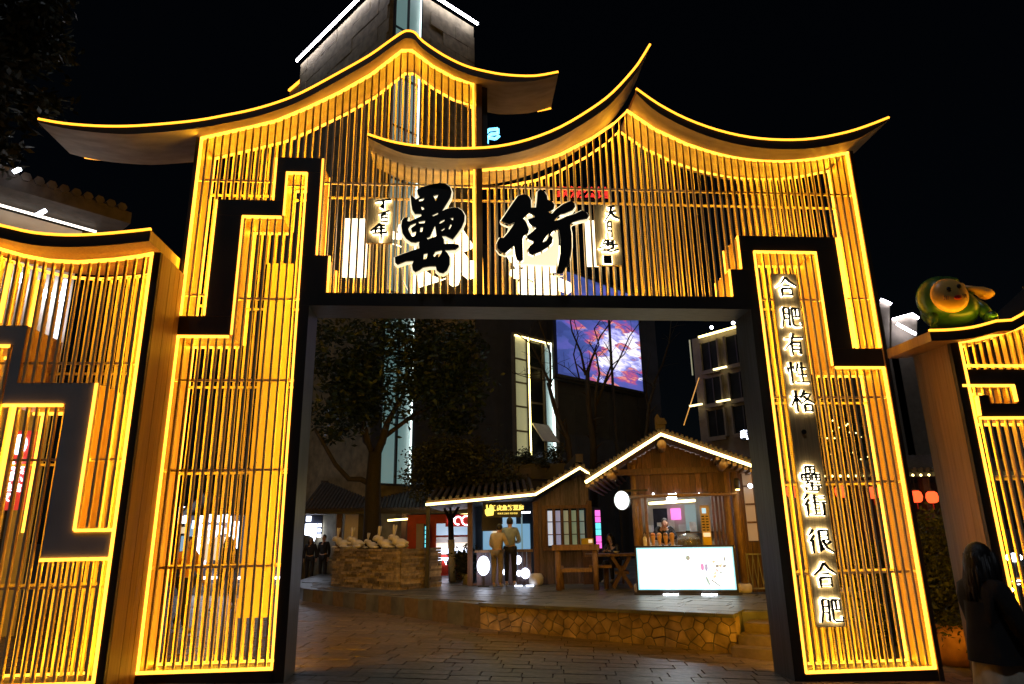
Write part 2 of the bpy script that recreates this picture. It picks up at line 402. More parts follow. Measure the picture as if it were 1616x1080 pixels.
# ------------------------------------------------------------------ stone pieces
def clip(poly, px, pz, nx, nz):
    out = []
    for i in range(len(poly)):
        a, b = poly[i], poly[(i + 1) % len(poly)]
        da = (a[0] - px) * nx + (a[1] - pz) * nz; db = (b[0] - px) * nx + (b[1] - pz) * nz
        if da <= 0: out.append(a)
        if da * db < 0:
            t = da / (da - db); out.append((lerp(a[0], b[0], t), lerp(a[1], b[1], t)))
    return out
def crazy_stones(L, ztop, zbot0, zbot1, n, parent, material, seed):
    rr = random.Random(seed); sites = []
    tries = 0
    while len(sites) < n and tries < 6000:
        tries += 1; x = rr.uniform(0, L); zb = lerp(zbot0, zbot1, x / L); z = rr.uniform(zb, ztop)
        rad = rr.choice((.12, .16, .2, .25))
        if all((x - a) ** 2 * 0.45 + (z - b) ** 2 > rad ** 2 for a, b in sites): sites.append((x, z))
    for (x, z) in sites:
        zb = lambda q: lerp(zbot0, zbot1, q / L)
        poly = [(max(0, x - .5), zb(max(0, x - .5))), (min(L, x + .5), zb(min(L, x + .5))), (min(L, x + .5), ztop), (max(0, x - .5), ztop)]
        for (a, b) in sites:
            if (a, b) == (x, z) or abs(a - x) > 1: continue
            mx, mz = (x + a) / 2, (z + b) / 2; nx, nz = a - x, b - z; l = math.hypot(nx, nz)
            poly = clip(poly, mx - nx / l * 0.006, mz - nz / l * 0.006, nx, nz)
            if len(poly) < 3: break
        if len(poly) < 3: continue
        cx = sum(p[0] for p in poly) / len(poly); cz = sum(p[1] for p in poly) / len(poly)
        d = rr.uniform(0.008, 0.026); n_ = len(poly)
        inner = [(lerp(p[0], cx, 0.09 + .06 * rr.random()), lerp(p[1], cz, 0.09 + .06 * rr.random())) for p in poly]
        vs = [(p[0], 0, p[1]) for p in poly] + [(p[0], -d * rr.uniform(.75, 1.1), p[1]) for p in inner]
        fs = [(i, (i + 1) % n_, (i + 1) % n_ + n_, i + n_) for i in range(n_)] + [tuple(range(n_, 2 * n_))]
        MB().add(vs, fs).build('stone', material, parent)

# terrace (raised deck) with its rubble retaining wall and steps
def build_terrace():
    t = dp3 - dp2; t.z = 0; L = t.length; ang = math.atan2(t.y, t.x)
    ex = dp3 + Vector((1.9, -0.15, 0))
    poly = [(dp1.x, dp1.y), (dp2.x, dp2.y), (dp3.x, dp3.y), (dp3.x + 0.35, dp3.y + 0.55), (dp3.x + 2.0, dp3.y + 0.2), (dp3.x + 2.2, dp3.y + 6), (22, 14), (22, 60), (-5.2, 60), (-5.2, 20), (dp1.x - 0.9, dp1.y + 2.4)]
    ter = MB(); ter.prism(poly, -0.4, DZ - 0.02, axis='z')
    T = tag(ter.build('terrace', M['slate']), kind='structure')
    # slate flags on top
    def inside(x, y):
        c = False
        for i in range(len(poly)):
            (x1, y1), (x2, y2) = poly[i], poly[i - 1]
            if (y1 > y) != (y2 > y) and x < (x2 - x1) * (y - y1) / (y2 - y1) + x1: c = not c
        return c
    fl = MB(); ca, sa = math.cos(ang), math.sin(ang)
    for r in range(0, 60):
        off = R_.uniform(0, .6); x = -9.0
        lw = 0.42
        while x < 16:
            l = R_.uniform(0.45, 0.95); cxl = x + l / 2; y0 = r * lw + 0.02
            pts = [(x + 0.01, y0), (x + l - 0.01, y0), (x + l - 0.01, y0 + lw - 0.02), (x + 0.01, y0 + lw - 0.02)]
            wp = [(a * ca - b_ * sa + dp2.x, a * sa + b_ * ca + dp2.y) for a, b_ in pts]
            if all(inside(*p) for p in wp):
                h = DZ + R_.uniform(-0.006, 0.004)
                fl.add([(p[0], p[1], h - 0.03) for p in wp] + [(p[0], p[1], h + R_.uniform(-.003, .003)) for p in wp], [(4, 5, 6, 7), (0, 1, 5, 4), (1, 2, 6, 5), (2, 3, 7, 6), (3, 0, 4, 7)])
            x += l
    tag(fl.build('slate_paving', M['slate'], T), kind='stuff')
    # retaining wall
    wl = thing('retaining_wall', (dp2.x, dp2.y, 0), ang, 'low retaining wall of irregular golden rubble stones along the terrace front', 'stone wall')
    z0, z1 = gz(dp2.x, dp2.y), gz(dp3.x, dp3.y)
    MB().prism([(0, z0 - .1), (L, z1 - .1), (L, DZ - .05), (0, DZ - .05)], 0.002, 0.25).build('backing', M['mortar'], wl)
    # wall line leans outward to the street
    crazy_stones(L, DZ - 0.055, z0 - 0.02, z1 - 0.02, 95, wl, M['rubble'], 5)
    x = 0; 
    while x < L - 0.05:
        l = min(R_.uniform(.5, .95), L - x)
        MB().box(x + .006, x + l - .006, -0.08, 0.3, DZ - 0.05, DZ + 0.012).build('coping_stone', M['slate'], wl); x += l
    # broad steps on the left
    st = thing('broad_steps', (0, 0, 0), 0, 'three wide shallow stone steps left of the rubble wall', 'steps')
    for i in range(3):
        f0, f1 = i / 3, i / 3
        a0 = gp1.lerp(dp1, f0); a1 = gp2.lerp(dp2, f1)
        zt0 = lerp(gz(a0.x, a0.y), DZ - .005, (i + 1) / 3) - 0.004 * 0; 
        n = 7; 
        for k in range(n):
            pa = a0.lerp(a1, k / n); pb = a0.lerp(a1, (k + 1) / n); da = dp1.lerp(dp2, k / n); db = dp1.lerp(dp2, (k + 1) / n)
            ins = 0.003
            q = [(pa.x + ins, pa.y), (pb.x - ins, pb.y), (db.x - ins, db.y), (da.x + ins, da.y)]
            zt = lerp(0.14, DZ - .024, (i + 1) / 3) + R_.uniform(-.003, .003) + (0.0)
            zb = lerp(0.14, DZ - .024, i / 3) - (0.15 if i == 0 else 0.0)
            MB().prism(q, zb, zt, axis='z').build('step_block', M['stepstone'], st)
    # right steps
    rs = thing('side_steps', (dp3.x, dp3.y, 0), ang, 'three rough stone steps at the right end of the terrace wall', 'steps')
    for i in range(3):
        zt = lerp(gz(dp3.x, dp3.y), DZ, (i + 1) / 4)
        y0 = -0.38 + i * 0.3
        MB().box(-0.02 + 0.05 * i, 1.9, y0, 1.2 + 0.01 * i, -0.15 if i == 0 else lerp(0, DZ, i / 4) - 0.02, zt).build('step_block', M['stepstone'], rs)
build_terrace()

# ------------------------------------------------------------------ the gate
BW = 0.027
def led_line(pts, parent, r=0.02, m='led', y=None):
    mb = MB()
    for a, b in zip(pts, pts[1:]): mb.bar(a, b, 2 * r, 2 * r)
    return mb.build('led_strip', M[m], parent)
LED_W = 6.6                                       # watts per metre of strip
def strip_light(a, b, d, parent, k=1.0):          # the strip's own light, thrown along d
    a, b, d = Vector(a), Vector(b), Vector(d).normalized(); l = (b - a).length
    if l < 0.05: return
    x = (b - a).normalized(); z = -(d - x * d.dot(x)).normalized(); y = z.cross(x)
    ld = bpy.data.lights.new('led_lamp', 'AREA'); ld.shape = 'RECTANGLE'; ld.size = l; ld.size_y = 0.03
    ld.energy = LED_W * l * k; ld.color = (1.0, 0.475, 0.016)
    o = bpy.data.objects.new('led_lamp', ld); COL.objects.link(o); o.parent = parent
    m = Matrix((x, y, z)).transposed().to_4x4(); m.translation = (a + b) / 2 - z * 0.025; o.matrix_basis = m
def led_curve(pts, parent, r, m): return MB().tube(pts, r, 6).build('led_strip', M[m], parent)
def roof_slab(curve, y0, y1, th, parent, taper=None, under='soffit'):
    n = len(curve); mb = MB(); V = []
    for i, (x, z) in enumerate(curve):
        t = th * (taper(i / (n - 1)) if taper else 1)
        V += [(x, y0, z), (x, y1, z), (x, y1, z - t), (x, y0, z - t)]
    for i in range(n - 1):
        a = i * 4; b = a + 4
        mb.add([V[a], V[b], V[b + 1], V[a + 1]], [(0, 1, 2, 3)], M['dark'])
        mb.add([V[a + 3], V[b + 3], V[b], V[a]], [(0, 1, 2, 3)], M['dark'])
        mb.add([V[a + 1], V[b + 1], V[b + 2], V[a + 2]], [(0, 1, 2, 3)], M['dark'])
        mb.add([V[a + 2], V[b + 2], V[b + 3], V[a + 3]], [(0, 1, 2, 3)], M[under])
    mb.add(V[:4], [(0, 1, 2, 3)], M['wood']); mb.add(V[-4:], [(3, 2, 1, 0)], M['wood'])
    return mb.build('roof', None, parent)
def lattice(parent, x0, x1, pitch, zlo, zhi, blocks, yplane, skip=(), mats='bar', gap=0.0):
    n = int(round((x1 - x0) / pitch)); meshes = {}
    for i in range(1, n):
        x = x0 + (x1 - x0) * i / n
        segs = [(zlo(x), zhi(x))]
        for (a, b, c, d) in blocks:
            if a - BW / 2 < x < b + BW / 2:
                ns = []
                for (p, q) in segs:
                    if d <= p or c >= q: ns.append((p, q)); continue
                    if c > p: ns.append((p, c))
                    if d < q: ns.append((d, q))
                segs = ns
        for (p, q) in segs:
            if q - p < 0.08: continue
            key = round(q - p, 2)
            if key not in meshes:
                h = key - 0.006; meshes[key] = MB().box(-BW / 2, BW / 2, -0.02, 0.022, 0, h).mesh('lattice_bar', M[mats])
            o = link('lattice_bar', meshes[key], parent, (x, yplane, p + 0.003))
GD = 0.6
LX, RX = -3.98, 6.51
roofL = [(60, 189), (100, 196), (150, 200), (200, 200.5), (250, 197.5), (310, 191.5), (360, 182.5), (400, 174), (440, 162), (477, 147), (533, 117), (583, 88.5), (612, 68), (634, 53), (644, 50), (655, 53), (668, 67), (700, 88.5), (734, 105), (767, 114), (801, 119.6), (844, 121), (881, 114.6)]
roofR1 = [(580, 213), (613, 223.5), (650, 230.5), (700, 235), (734, 235.5), (784, 232.5), (834, 221.5), (884, 202), (933, 173), (967, 147), (1000, 111), (1014, 91), (1026, 71)]
roofR2 = [(1004, 141), (1040, 166), (1084, 189), (1134, 207), (1184, 218), (1234, 222), (1284, 220), (1334, 210.5), (1368, 200), (1403, 186.4)]
latL = [(310.7, 217), (367.5, 205.5), (434, 190), (484.5, 169), (534.6, 145), (584, 117), (634, 78.5), (650.6, 78.5), (684, 103.6), (717, 122), (749, 131)]
latR = [(762, 267), (801, 264), (851, 254), (884.5, 242), (933, 217), (967, 194), (989.5, 173), (1033.6, 203), (1084, 226.5), (1134, 242), (1184, 250.6), (1234, 253), (1284, 250), (1334, 239.6)]
def wc(pts, y): return [(p.x, p.z) for p in (P(u, v, y) for u, v in pts)]
latLw = wc(latL, 0); latLw[0] = (LX, latLw[0][1])
latRw = wc(latR, 0); latRw[0] = (0.33, latRw[0][1]); latRw[-1] = (RX, latRw[-1][1])
def zbase(x): return 0.39 if x < 0 else 0.125
blocks = [(-3.98, -3.245, 4.78, 5.065), (-3.61, -3.245, 5.065, 6.66), (-3.61, -2.65, 6.66, 6.92), (-2.785, -2.65, 6.92, 7.41), (-2.785, -2.12, 7.41, 7.66),
          (-2.31, -2.12, 6.03, 7.41), (-2.31, -1.93, 5.44, 6.03), (4.25, 4.65, 5.44, 5.90), (4.445, 4.65, 5.90, 6.22), (4.445, 6.045, 6.22, 6.475), (5.70, 6.045, 4.625, 6.22), (5.70, 6.51, 4.34, 4.625)]
header = (-2.30, 4.65, 5.24, 5.44)
posts = [(-2.30, -2.16, 0.10, 5.24), (4.50, 4.65, -0.05, 5.24)]
opening = (-2.30, 4.65, -1, 5.44)
def build_gate():
    G = thing('gateway', (0, 0, 0), 0, 'large glowing lattice gateway with two upswept roofs and black stepped fret frame', 'gate')
    # frets, posts, header
    for (a, b, c, d) in blocks: MB().box(a + .001, b - .001, 0, GD, c + .001, d - .001, M['wood'], M['dark']).build('fret_beam', None, G)
    a, b, c, d = header; MB().box(a, b, -0.004, GD + .004, c, d, M['steel'], M['dark']).build('header_beam', None, G)
    for a, b, c, d in posts: MB().box(a, b, -0.004, GD + .004, c, d - .001, M['steel'], M['dark']).build('post', None, G)
    # central post between the two halves
    zc = interp(latLw, 0.25)
    MB().box(0.285, 0.378, -0.02, GD, 5.441, zc + 0.02, M['wood']).build('centre_post', None, G)
    # side panels and sills
    zl, zr = latLw[0][1], latRw[-1][1]
    MB().box(LX - 0.06, LX - 0.002, 0.0, GD, 0.12, zl, M['wood'], M['dark']).build('side_panel', None, G)
    MB().box(RX + 0.002, RX + 0.07, -0.035, GD, -0.1, zr, M['wood'], M['dark']).build('side_panel', None, G)  # front lip added to keep strip light off the right wing
    MB().box(LX - 0.06, -2.30, -0.02, GD + 0.02, 0.1, 0.37, M['dark']).build('sill', None, G)
    MB().box(4.65, RX + 0.07, -0.02, GD + 0.02, -0.12, 0.105, M['dark']).build('sill', None, G)
    # lattice, front and rear
    bl = blocks + [(-2.30, 4.65, -1, 5.44)]
    def top(x):
        return interp(latLw, x) - 0.03 if x < 0.3 else interp(latRw, x) - 0.03
    rb = P(443, 417, GD).x
    for yp, gapx in ((0.016, None), (GD - 0.035, 1)):
        extra = [(P(424, 417, GD).x, P(464, 417, GD).x, 1.2, 6.1)] if gapx else []
        lattice(G, LX, 0.285, 0.1135, zbase, top, bl + extra, yp)
        lattice(G, 0.378, RX, 0.1135, zbase, top, bl, yp)
        # cross rails
        yr = yp + (0.035 if yp < 0.3 else -0.035)
        def rail(x0, x1, z): MB().box(x0, x1, yr - .014, yr + .014, z - .016, z + .016).build('cross_rail', M['bar'], G)
        for z in (4.13, 2.88, 1.63, 5.35): rail(LX, -2.31, z) if z != 5.35 else rail(-3.24, -2.31, z)
        rail(LX, -3.61, 5.40)
        for z in (3.87, 2.62, 1.37, 5.42): rail(4.66, RX if z < 4.3 else 5.69, z)
        rail(LX, -2.79, 7.26); rail(-2.11, 0.284, 7.26); rail(0.379, RX, 7.26); rail(-2.645, -2.315, 7.20); rail(6.05, RX, 5.45)
    # LED strips round the inside of each lattice field, at the front and the rear edge
    s = 0.022
    cells = []
    A = [(LX, 5.065)] + latLw[:] + [(0.285, 5.44), (-1.93, 5.44), (-1.93, 6.03), (-2.12, 6.03), (-2.12, 7.66), (-2.785, 7.66), (-2.785, 6.92), (-3.61, 6.92), (-3.61, 5.065)]
    B = [(LX, 0.37), (LX, 4.78), (-3.245, 4.78), (-3.245, 6.66), (-2.65, 6.66), (-2.65, 7.41), (-2.31, 7.41), (-2.30, 0.37)]
    C = [(0.378, 5.44)] + latRw[:] + [(RX, 4.625), (6.045, 4.625), (6.045, 6.475), (4.445, 6.475), (4.445, 5.90), (4.25, 5.90), (4.25, 5.44)]
    D = [(4.65, 0.105), (4.65, 6.22), (5.70, 6.22), (5.70, 4.34), (RX, 4.34), (RX, 0.105)]
    for poly in (A, B, C, D):
        n = len(poly); area = sum(poly[i][0] * poly[(i + 1) % n][1] - poly[(i + 1) % n][0] * poly[i][1] for i in range(n))
        sg = -1 if area < 0 else 1
        run = []
        for i in range(n):
            a, b = poly[i], poly[(i + 1) % n]; dx, dz = b[0] - a[0], b[1] - a[1]; l = math.hypot(dx, dz)
            if l < 1e-4: continue
            nx, nz = -dz / l * sg * s, dx / l * sg * s
            up = abs(dx) > abs(dz) and nz > 0 and (a[1] + b[1]) / 2 > 3       # lies on an upward face: recessed
            curved = (a in latLw and b in latLw) or (a in latRw and b in latRw)
            for yy in (0.0, GD - 0.01):
                r = 0.018 if (yy == 0) else 0.015
                e = 0.0 if curved else 0.012 / l
                yq = yy
                if abs(a[0] - 0.33) < 0.06 and abs(b[0] - 0.33) < 0.06: r = 0.007; yq = GD / 2
                elif abs(dz) > abs(dx) and not (abs(a[0] - LX) < .01 or abs(a[0] - RX) < .01): r *= 0.72
                if up and not curved: yq = 0.14 if yy == 0 else GD - 0.14; r = 0.011
                p0 = (lerp(a[0], b[0], e) + nx, yq, lerp(a[1], b[1], e) + nz * (0.55 if r == 0.011 else 1)); p1 = (lerp(b[0], a[0], e) + nx, yq, lerp(b[1], a[1], e) + nz * (0.55 if r == 0.011 else 1))
                run.append((p0, p1, r, curved, yy))
        cur = {}
        for i in range(n):
            a, b = poly[i], poly[(i + 1) % n]; dx, dz = b[0] - a[0], b[1] - a[1]; l = math.hypot(dx, dz)
            if l < .04 or (abs(a[0] - 0.33) < 0.06 and abs(b[0] - 0.33) < 0.06): continue
            nx, nz = -dz / l * sg, dx / l * sg; o_ = .02
            p0, p1 = (a[0] + nx * o_, b[0] + nx * o_), (a[1] + nz * o_, b[1] + nz * o_)
            strip_light((p0[0], 0.045, p1[0]), (p0[1], 0.045, p1[1]), (nx, .62, nz), G)
            strip_light((p0[0], GD - .05, p1[0]), (p0[1], GD - .05, p1[1]), (nx, -.62, nz), G, .6)
            if abs(dz) > 1 and abs(dx) < .05: strip_light((a[0] + nx * .05, GD + .03, a[1]), (b[0] + nx * .05, GD + .03, b[1]), (0, 1, -.6), G, 1.0)
            if abs(a[0] - LX) < .01 and abs(b[0] - LX) < .01: strip_light((LX - .02, -.03, a[1]), (LX - .02, -.03, b[1]), (-.6, -1, 0), G, .5)
        for p0, p1, r, curved, yy in run:
            if curved: cur.setdefault(yy, MB()).bar(p0, p1, 2 * r, 2 * r)
            else: MB().bar(p0, p1, 2 * r, 2 * r).build('led_strip', M['led'], G)
        for yy in cur: cur[yy].build('led_strip', M['led'], G)
    # roofs
    rl = smoothline(wc(roofL, -0.2), 3)
    tl = lambda t: min(1, 0.3 + 5 * t, 0.3 + 7 * (1 - t))
    roof_slab(rl, -0.2, 0.68, 0.13, G, tl)
    led_curve([(x, -0.196, z + 0.012) for x, z in rl], G, 0.021, 'ledroof')
    r1 = smoothline(wc(roofR1, -0.35), 3); r2 = smoothline(wc(roofR2, -0.35), 3)
    tr = lambda t: min(1, 0.25 + 5 * t, 0.15 + 3.2 * (1 - t))
    roof_slab(r1, -0.35, 0.5, 0.16, G, tr); roof_slab(r2, -0.35, 0.7, 0.16, G, lambda t: min(1, 0.2 + 5 * (1 - t), 0.5 + 6 * t))
    led_curve([(x, -0.346, z + 0.012) for x, z in r1], G, 0.021, 'ledroof'); led_curve([(x, -0.346, z + 0.012) for x, z in r2], G, 0.021, 'ledroof')
    # rear eave glints, put in as thin glowing strips
    led_curve([(x, 0.70, z - 0.05) for x, z in rl[2:8]], G, 0.015, 'ledroof'); led_curve([(x, 0.70, z - 0.05) for x, z in rl[-3:]], G, 0.015, 'ledroof')
    # stub wall carrying the roof over the tall centre post
    MB().box(0.379, 0.47, 0.02, GD, interp(wc(roofR1, -.35), 0.45) + 0.02, zc + 0.03, M['dark']).build('end_post', None, G)
    return G
G = build_gate()

# ---- lettering on the gate
def crop_pts(pts, ox, oy, k): return [(ox + x / k, oy + y / k) for x, y in pts]
lei_o = [(445,115),(480,95),(560,70),(650,55),(700,60),(740,90),(755,130),(745,180),(715,230),(690,270),(665,310),(700,290),(770,272),(810,275),(850,305),(872,345),(870,390),(845,450),(810,500),(765,558),(735,545),(700,528),(665,528),(685,560),(688,600),(760,598),(815,605),(820,625),(790,650),(730,655),(690,655),(715,680),(738,720),(738,780),(715,835),(680,862),(645,855),(620,835),(612,800),(560,800),(500,810),(465,835),(430,852),(405,830),(398,790),(415,750),(345,755),(270,785),(248,765),(245,720),(290,700),(400,660),(465,640),(460,600),(468,575),(430,587),(390,582),(345,550),(312,500),(303,440),(310,390),(330,365),(365,360),(355,395),(380,400),(430,375),(485,350),(480,330),(425,330),(400,290),(392,240),(385,165),(410,175),(435,205),(470,180),(450,150)]
lei_h = [[(455,190),(515,185),(495,215),(465,220)],[(585,170),(638,155),(610,215),(600,185)],[(478,262),(500,268),(512,290),(490,298)],[(575,345),(630,318),(635,333),(590,353)],[(365,460),(385,430),(440,408),(430,430),(390,460),(400,495),(440,485),(425,530),(400,535),(375,495)],[(455,400),(520,388),(510,415),(465,418)],[(475,450),(500,448),(490,490),(470,495)],[(640,415),(655,395),(692,378),(690,395),(650,420)],[(740,370),(770,362),(765,390)],[(725,465),(745,420),(758,430),(735,470)],[(655,480),(690,455),(690,470),(670,485)],[(530,545),(560,535),(605,435),(612,480),(620,530),(540,560)],[(505,690),(540,682),(528,735),(500,738)],[(590,700),(610,668),(665,655),(668,670),(640,720),(595,715)]]
jie_o = [(122,385),(150,345),(220,240),(270,170),(320,153),(360,165),(385,205),(388,275),(430,275),(440,200),(445,130),(470,110),(505,130),(530,170),(535,205),(575,220),(597,250),(590,285),(560,305),(535,315),(575,330),(610,290),(680,240),(740,215),(775,235),(782,265),(760,295),(690,325),(650,335),(610,370),(590,395),(640,385),(700,355),(780,330),(840,300),(880,315),(905,350),(890,372),(820,385),(760,405),(735,430),(748,500),(750,620),(735,730),(700,810),(668,865),(640,868),(612,862),(630,790),(650,680),(650,560),(635,470),(590,480),(570,495),(560,520),(580,545),(575,590),(540,625),(480,665),(400,698),(370,685),(360,650),(375,620),(410,590),(410,575),(370,560),(352,545),(350,530),(400,490),(435,455),(400,440),(370,410),(360,380),(420,360),(415,345),(370,320),(315,370),(345,410),(368,470),(365,500),(320,525),(310,560),(312,640),(315,740),(290,758),(260,740),(245,690),(235,615),(190,650),(150,685),(110,670),(82,635),(85,590),(105,545),(140,545),(180,500),(245,405),(190,425),(150,410),(125,395)]
jie_h = [[(490,585),(505,555),(545,500),(548,530),(520,575)]]
K = 5.683; YL = -0.16
def toW(pts, ox, y): return wc(crop_pts(pts, ox, 280, K), y)
def big_letter(name, outer, holes, ox, label, mirror_to=None):
    t = thing(name, (0, 0, 0), 0, label, 'sign letter', 'large calligraphy characters over the gate opening' if not mirror_to else 'backs of the characters facing the other way')
    if not mirror_to:
        po = toW(outer, ox, YL); ho = [toW(h, ox, YL) for h in holes]
        shape2d([po] + ho, YL, 0.03, 0, M['letter'], 'letter_face', t)
        shape2d([po], YL + 0.07, 0.05, 0.035, M['rim'], 'acrylic_rim', t) if False else shape2d([po] + ho, YL + 0.055, 0.06, 0.022, M['rim'], 'acrylic_rim', t)
        xs = [p[0] for p in po]; zs = [p[1] for p in po]
        for xx in (lerp(min(xs), max(xs), .35), lerp(min(xs), max(xs), .65)):
            MB().box(xx - .015, xx + .015, YL + .088, 0.012, lerp(min(zs), max(zs), .3), lerp(min(zs), max(zs), .33), M['dark']).build('bracket', None, t)
    else:
        cx, cz, sw, shh = mirror_to
        po = toW(outer, ox, YL); xs = [p[0] for p in po]; zs = [p[1] for p in po]; mx = (min(xs) + max(xs)) / 2; mz = (min(zs) + max(zs)) / 2
        po = [(cx - (p[0] - mx) * sw, cz + (p[1] - mz) * shh) for p in po]
        ho = []
        for h in holes: ho.append([(cx - (p[0] - mx) * sw, cz + (p[1] - mz) * shh) for p in toW(h, ox, YL)])
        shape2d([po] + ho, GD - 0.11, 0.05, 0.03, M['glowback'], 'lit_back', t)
    return t
big_letter('calligraphy_letter', lei_o, lei_h, 580, 'huge black brush-written character at left, just left of the central post')
big_letter('calligraphy_letter', jie_o, jie_h, 770, 'huge black brush-written character at right, just right of the central post')
pL = P(680, 402, GD - .11); pR = P(848, 404, GD - .11)
big_letter('rear_letter', jie_o, jie_h, 770, 'white glowing back of a rear-facing character behind the left brush character', (pL.x, pL.z, 1.0, 1.0))
big_letter('rear_letter', lei_o, lei_h, 580, 'white glowing back of a rear-facing character behind the right brush character', (pR.x, pR.z, 1.0, 1.0))

# strokes of the small characters on a 100 x 100 grid; widths follow the pen
def peng(dx, dy, w, h):
    return [[(dx, dy), (dx, dy + h)], [(dx, dy), (dx + w, dy), (dx + w, dy + h)], [(dx, dy + h / 2), (dx + w, dy + h / 2)], [(dx + w / 2, dy), (dx + w / 2, dy + h)], [(dx, dy + h), (dx + w, dy + h)]]
GL = {
 'he': [[(50, 3), (32, 28), (3, 50)], [(50, 3), (68, 26), (97, 46)], [(33, 44), (66, 44)], [(27, 60), (27, 97)], [(27, 60), (73, 60), (73, 95)], [(27, 88), (73, 88)]],
 'fei': [[(15, 8), (15, 55), (3, 96)], [(15, 8), (42, 8), (42, 92), (33, 86)], [(15, 34), (42, 34)], [(15, 58), (42, 58)], [(56, 10), (92, 10), (92, 48)], [(74, 10), (74, 48)], [(56, 48), (92, 48)], [(56, 10), (56, 84), (66, 92), (98, 92), (98, 74)]],
 'you': [[(6, 24), (94, 19)], [(50, 2), (34, 44), (3, 70)], [(36, 42), (36, 98)], [(36, 42), (78, 42), (78, 94), (68, 88)], [(36, 58), (78, 58)], [(36, 74), (78, 74)]],
 'xing': [[(20, 2), (20, 98)], [(7, 25), (5, 48)], [(28, 20), (35, 35)], [(54, 8), (42, 44)], [(46, 28), (92, 28)], [(69, 3), (69, 90)], [(47, 58), (90, 58)], [(38, 91), (99, 91)]],
 'ge': [[(3, 28), (46, 28)], [(25, 2), (25, 98)], [(25, 32), (3, 70)], [(27, 38), (43, 58)], [(62, 2), (42, 38)], [(58, 18), (86, 18), (66, 45), (40, 62)], [(54, 28), (75, 45), (99, 60)], [(56, 65), (56, 98)], [(56, 65), (86, 65), (86, 98)], [(56, 92), (86, 92)]],
 'lei': peng(28, 3, 44, 26) + peng(5, 34, 40, 24) + peng(55, 34, 40, 24) + [[(34, 62), (24, 72)], [(22, 69), (80, 69)], [(3, 80), (97, 80)], [(50, 64), (50, 97)], [(20, 84), (20, 98)], [(20, 98), (80, 98)], [(80, 84), (80, 98)]],
 'jie': [[(22, 3), (4, 26)], [(24, 26), (3, 52)], [(15, 44), (15, 98)], [(34, 20), (64, 20)], [(49, 5), (49, 90)], [(30, 40), (67, 40)], [(33, 64), (65, 64)], [(27, 91), (69, 89)], [(72, 16), (95, 16)], [(69, 40), (99, 40)], [(86, 40), (86, 96), (76, 90)]],
 'hen': [[(22, 3), (4, 26)], [(24, 26), (3, 52)], [(15, 44), (15, 98)], [(44, 8), (82, 8), (82, 46)], [(44, 27), (82, 27)], [(44, 46), (82, 46)], [(44, 8), (44, 93), (63, 80)], [(90, 52), (70, 66)], [(58, 48), (72, 78), (99, 96)]],
 'ding': [[(4, 24), (50, 14), (97, 8)], [(52, 14), (56, 72), (36, 58)]],
 'yu': [[(3, 30), (97, 5)], [(28, 35), (25, 95)], [(28, 38), (80, 30), (84, 96)], [(45, 22), (42, 60)], [(60, 20), (62, 60)], [(26, 62), (82, 60)], [(26, 92), (84, 94)]],
 'nian': [[(60, 2), (30, 25), (2, 45)], [(40, 14), (85, 12)], [(30, 34), (85, 28)], [(32, 30), (30, 52)], [(15, 56), (97, 50)], [(62, 14), (64, 99)]],
 'tian': [[(30, 12), (75, 6)], [(20, 45), (80, 36)], [(55, 8), (45, 50), (12, 98)], [(50, 44), (70, 70), (99, 82)]],
 'yue': [[(32, 4), (32, 60), (15, 98)], [(32, 4), (75, 2), (78, 98), (64, 90)], [(34, 32), (74, 30)], [(34, 58), (75, 57)]],
 'ti': [[(40, 5), (20, 38), (72, 22)], [(3, 75), (40, 45), (95, 40)], [(50, 5), (48, 60)], [(72, 8), (72, 60)], [(45, 30), (75, 28)], [(25, 80), (60, 98), (98, 80)], [(20, 95), (75, 72)], [(58, 45), (76, 44), (74, 66), (58, 66)]],
}
def glyph_polys(key, x0, z0, w, h, pen=7.0):
    polys = []
    for st in GL[key]:
        n = len(st); tot = sum(math.dist(a, b) for a, b in zip(st, st[1:])); left = []; right = []; acc = 0
        horiz = abs(st[-1][0] - st[0][0]) > 2.2 * abs(st[-1][1] - st[0][1])
        for i, p in enumerate(st):
            a = st[max(i - 1, 0)]; b = st[min(i + 1, n - 1)]; d = (b[0] - a[0], b[1] - a[1]); l = math.hypot(*d); nx, ny = -d[1] / l, d[0] / l
            if i: acc += math.dist(st[i - 1], p)
            f = acc / tot
            wd = pen * (0.62 if horiz else 1.0) * (1.25 - 0.65 * f if not horiz else 0.75 + 0.6 * f) / 2
            left.append((p[0] + nx * wd, p[1] + ny * wd)); right.append((p[0] - nx * wd, p[1] - ny * wd))
        poly = left + right[::-1]
        polys.append([(x0 + a / 100 * w, z0 - b / 100 * h) for a, b in poly])
    return polys
def small_letter(parent, key, cx, cz, w, h, y, pen=8.0, name='letter'):
    polys = glyph_polys(key, cx - w / 2, cz + h / 2, w, h, pen)
    mb = MB()
    for i, pl in enumerate(polys): mb.prism(pl, y - 0.02 - 0.0004 * i, y + 0.005, M['letter'])
    o = mb.build(name, None, parent)
    hb = MB()
    for i, pl in enumerate(glyph_polys(key, cx - w / 2, cz + h / 2, w, h, pen * 1.5)): hb.prism(pl, y + 0.006 + 0.0004 * i, y + 0.03, M['halo'])
    hb.build('back_light', None, o)
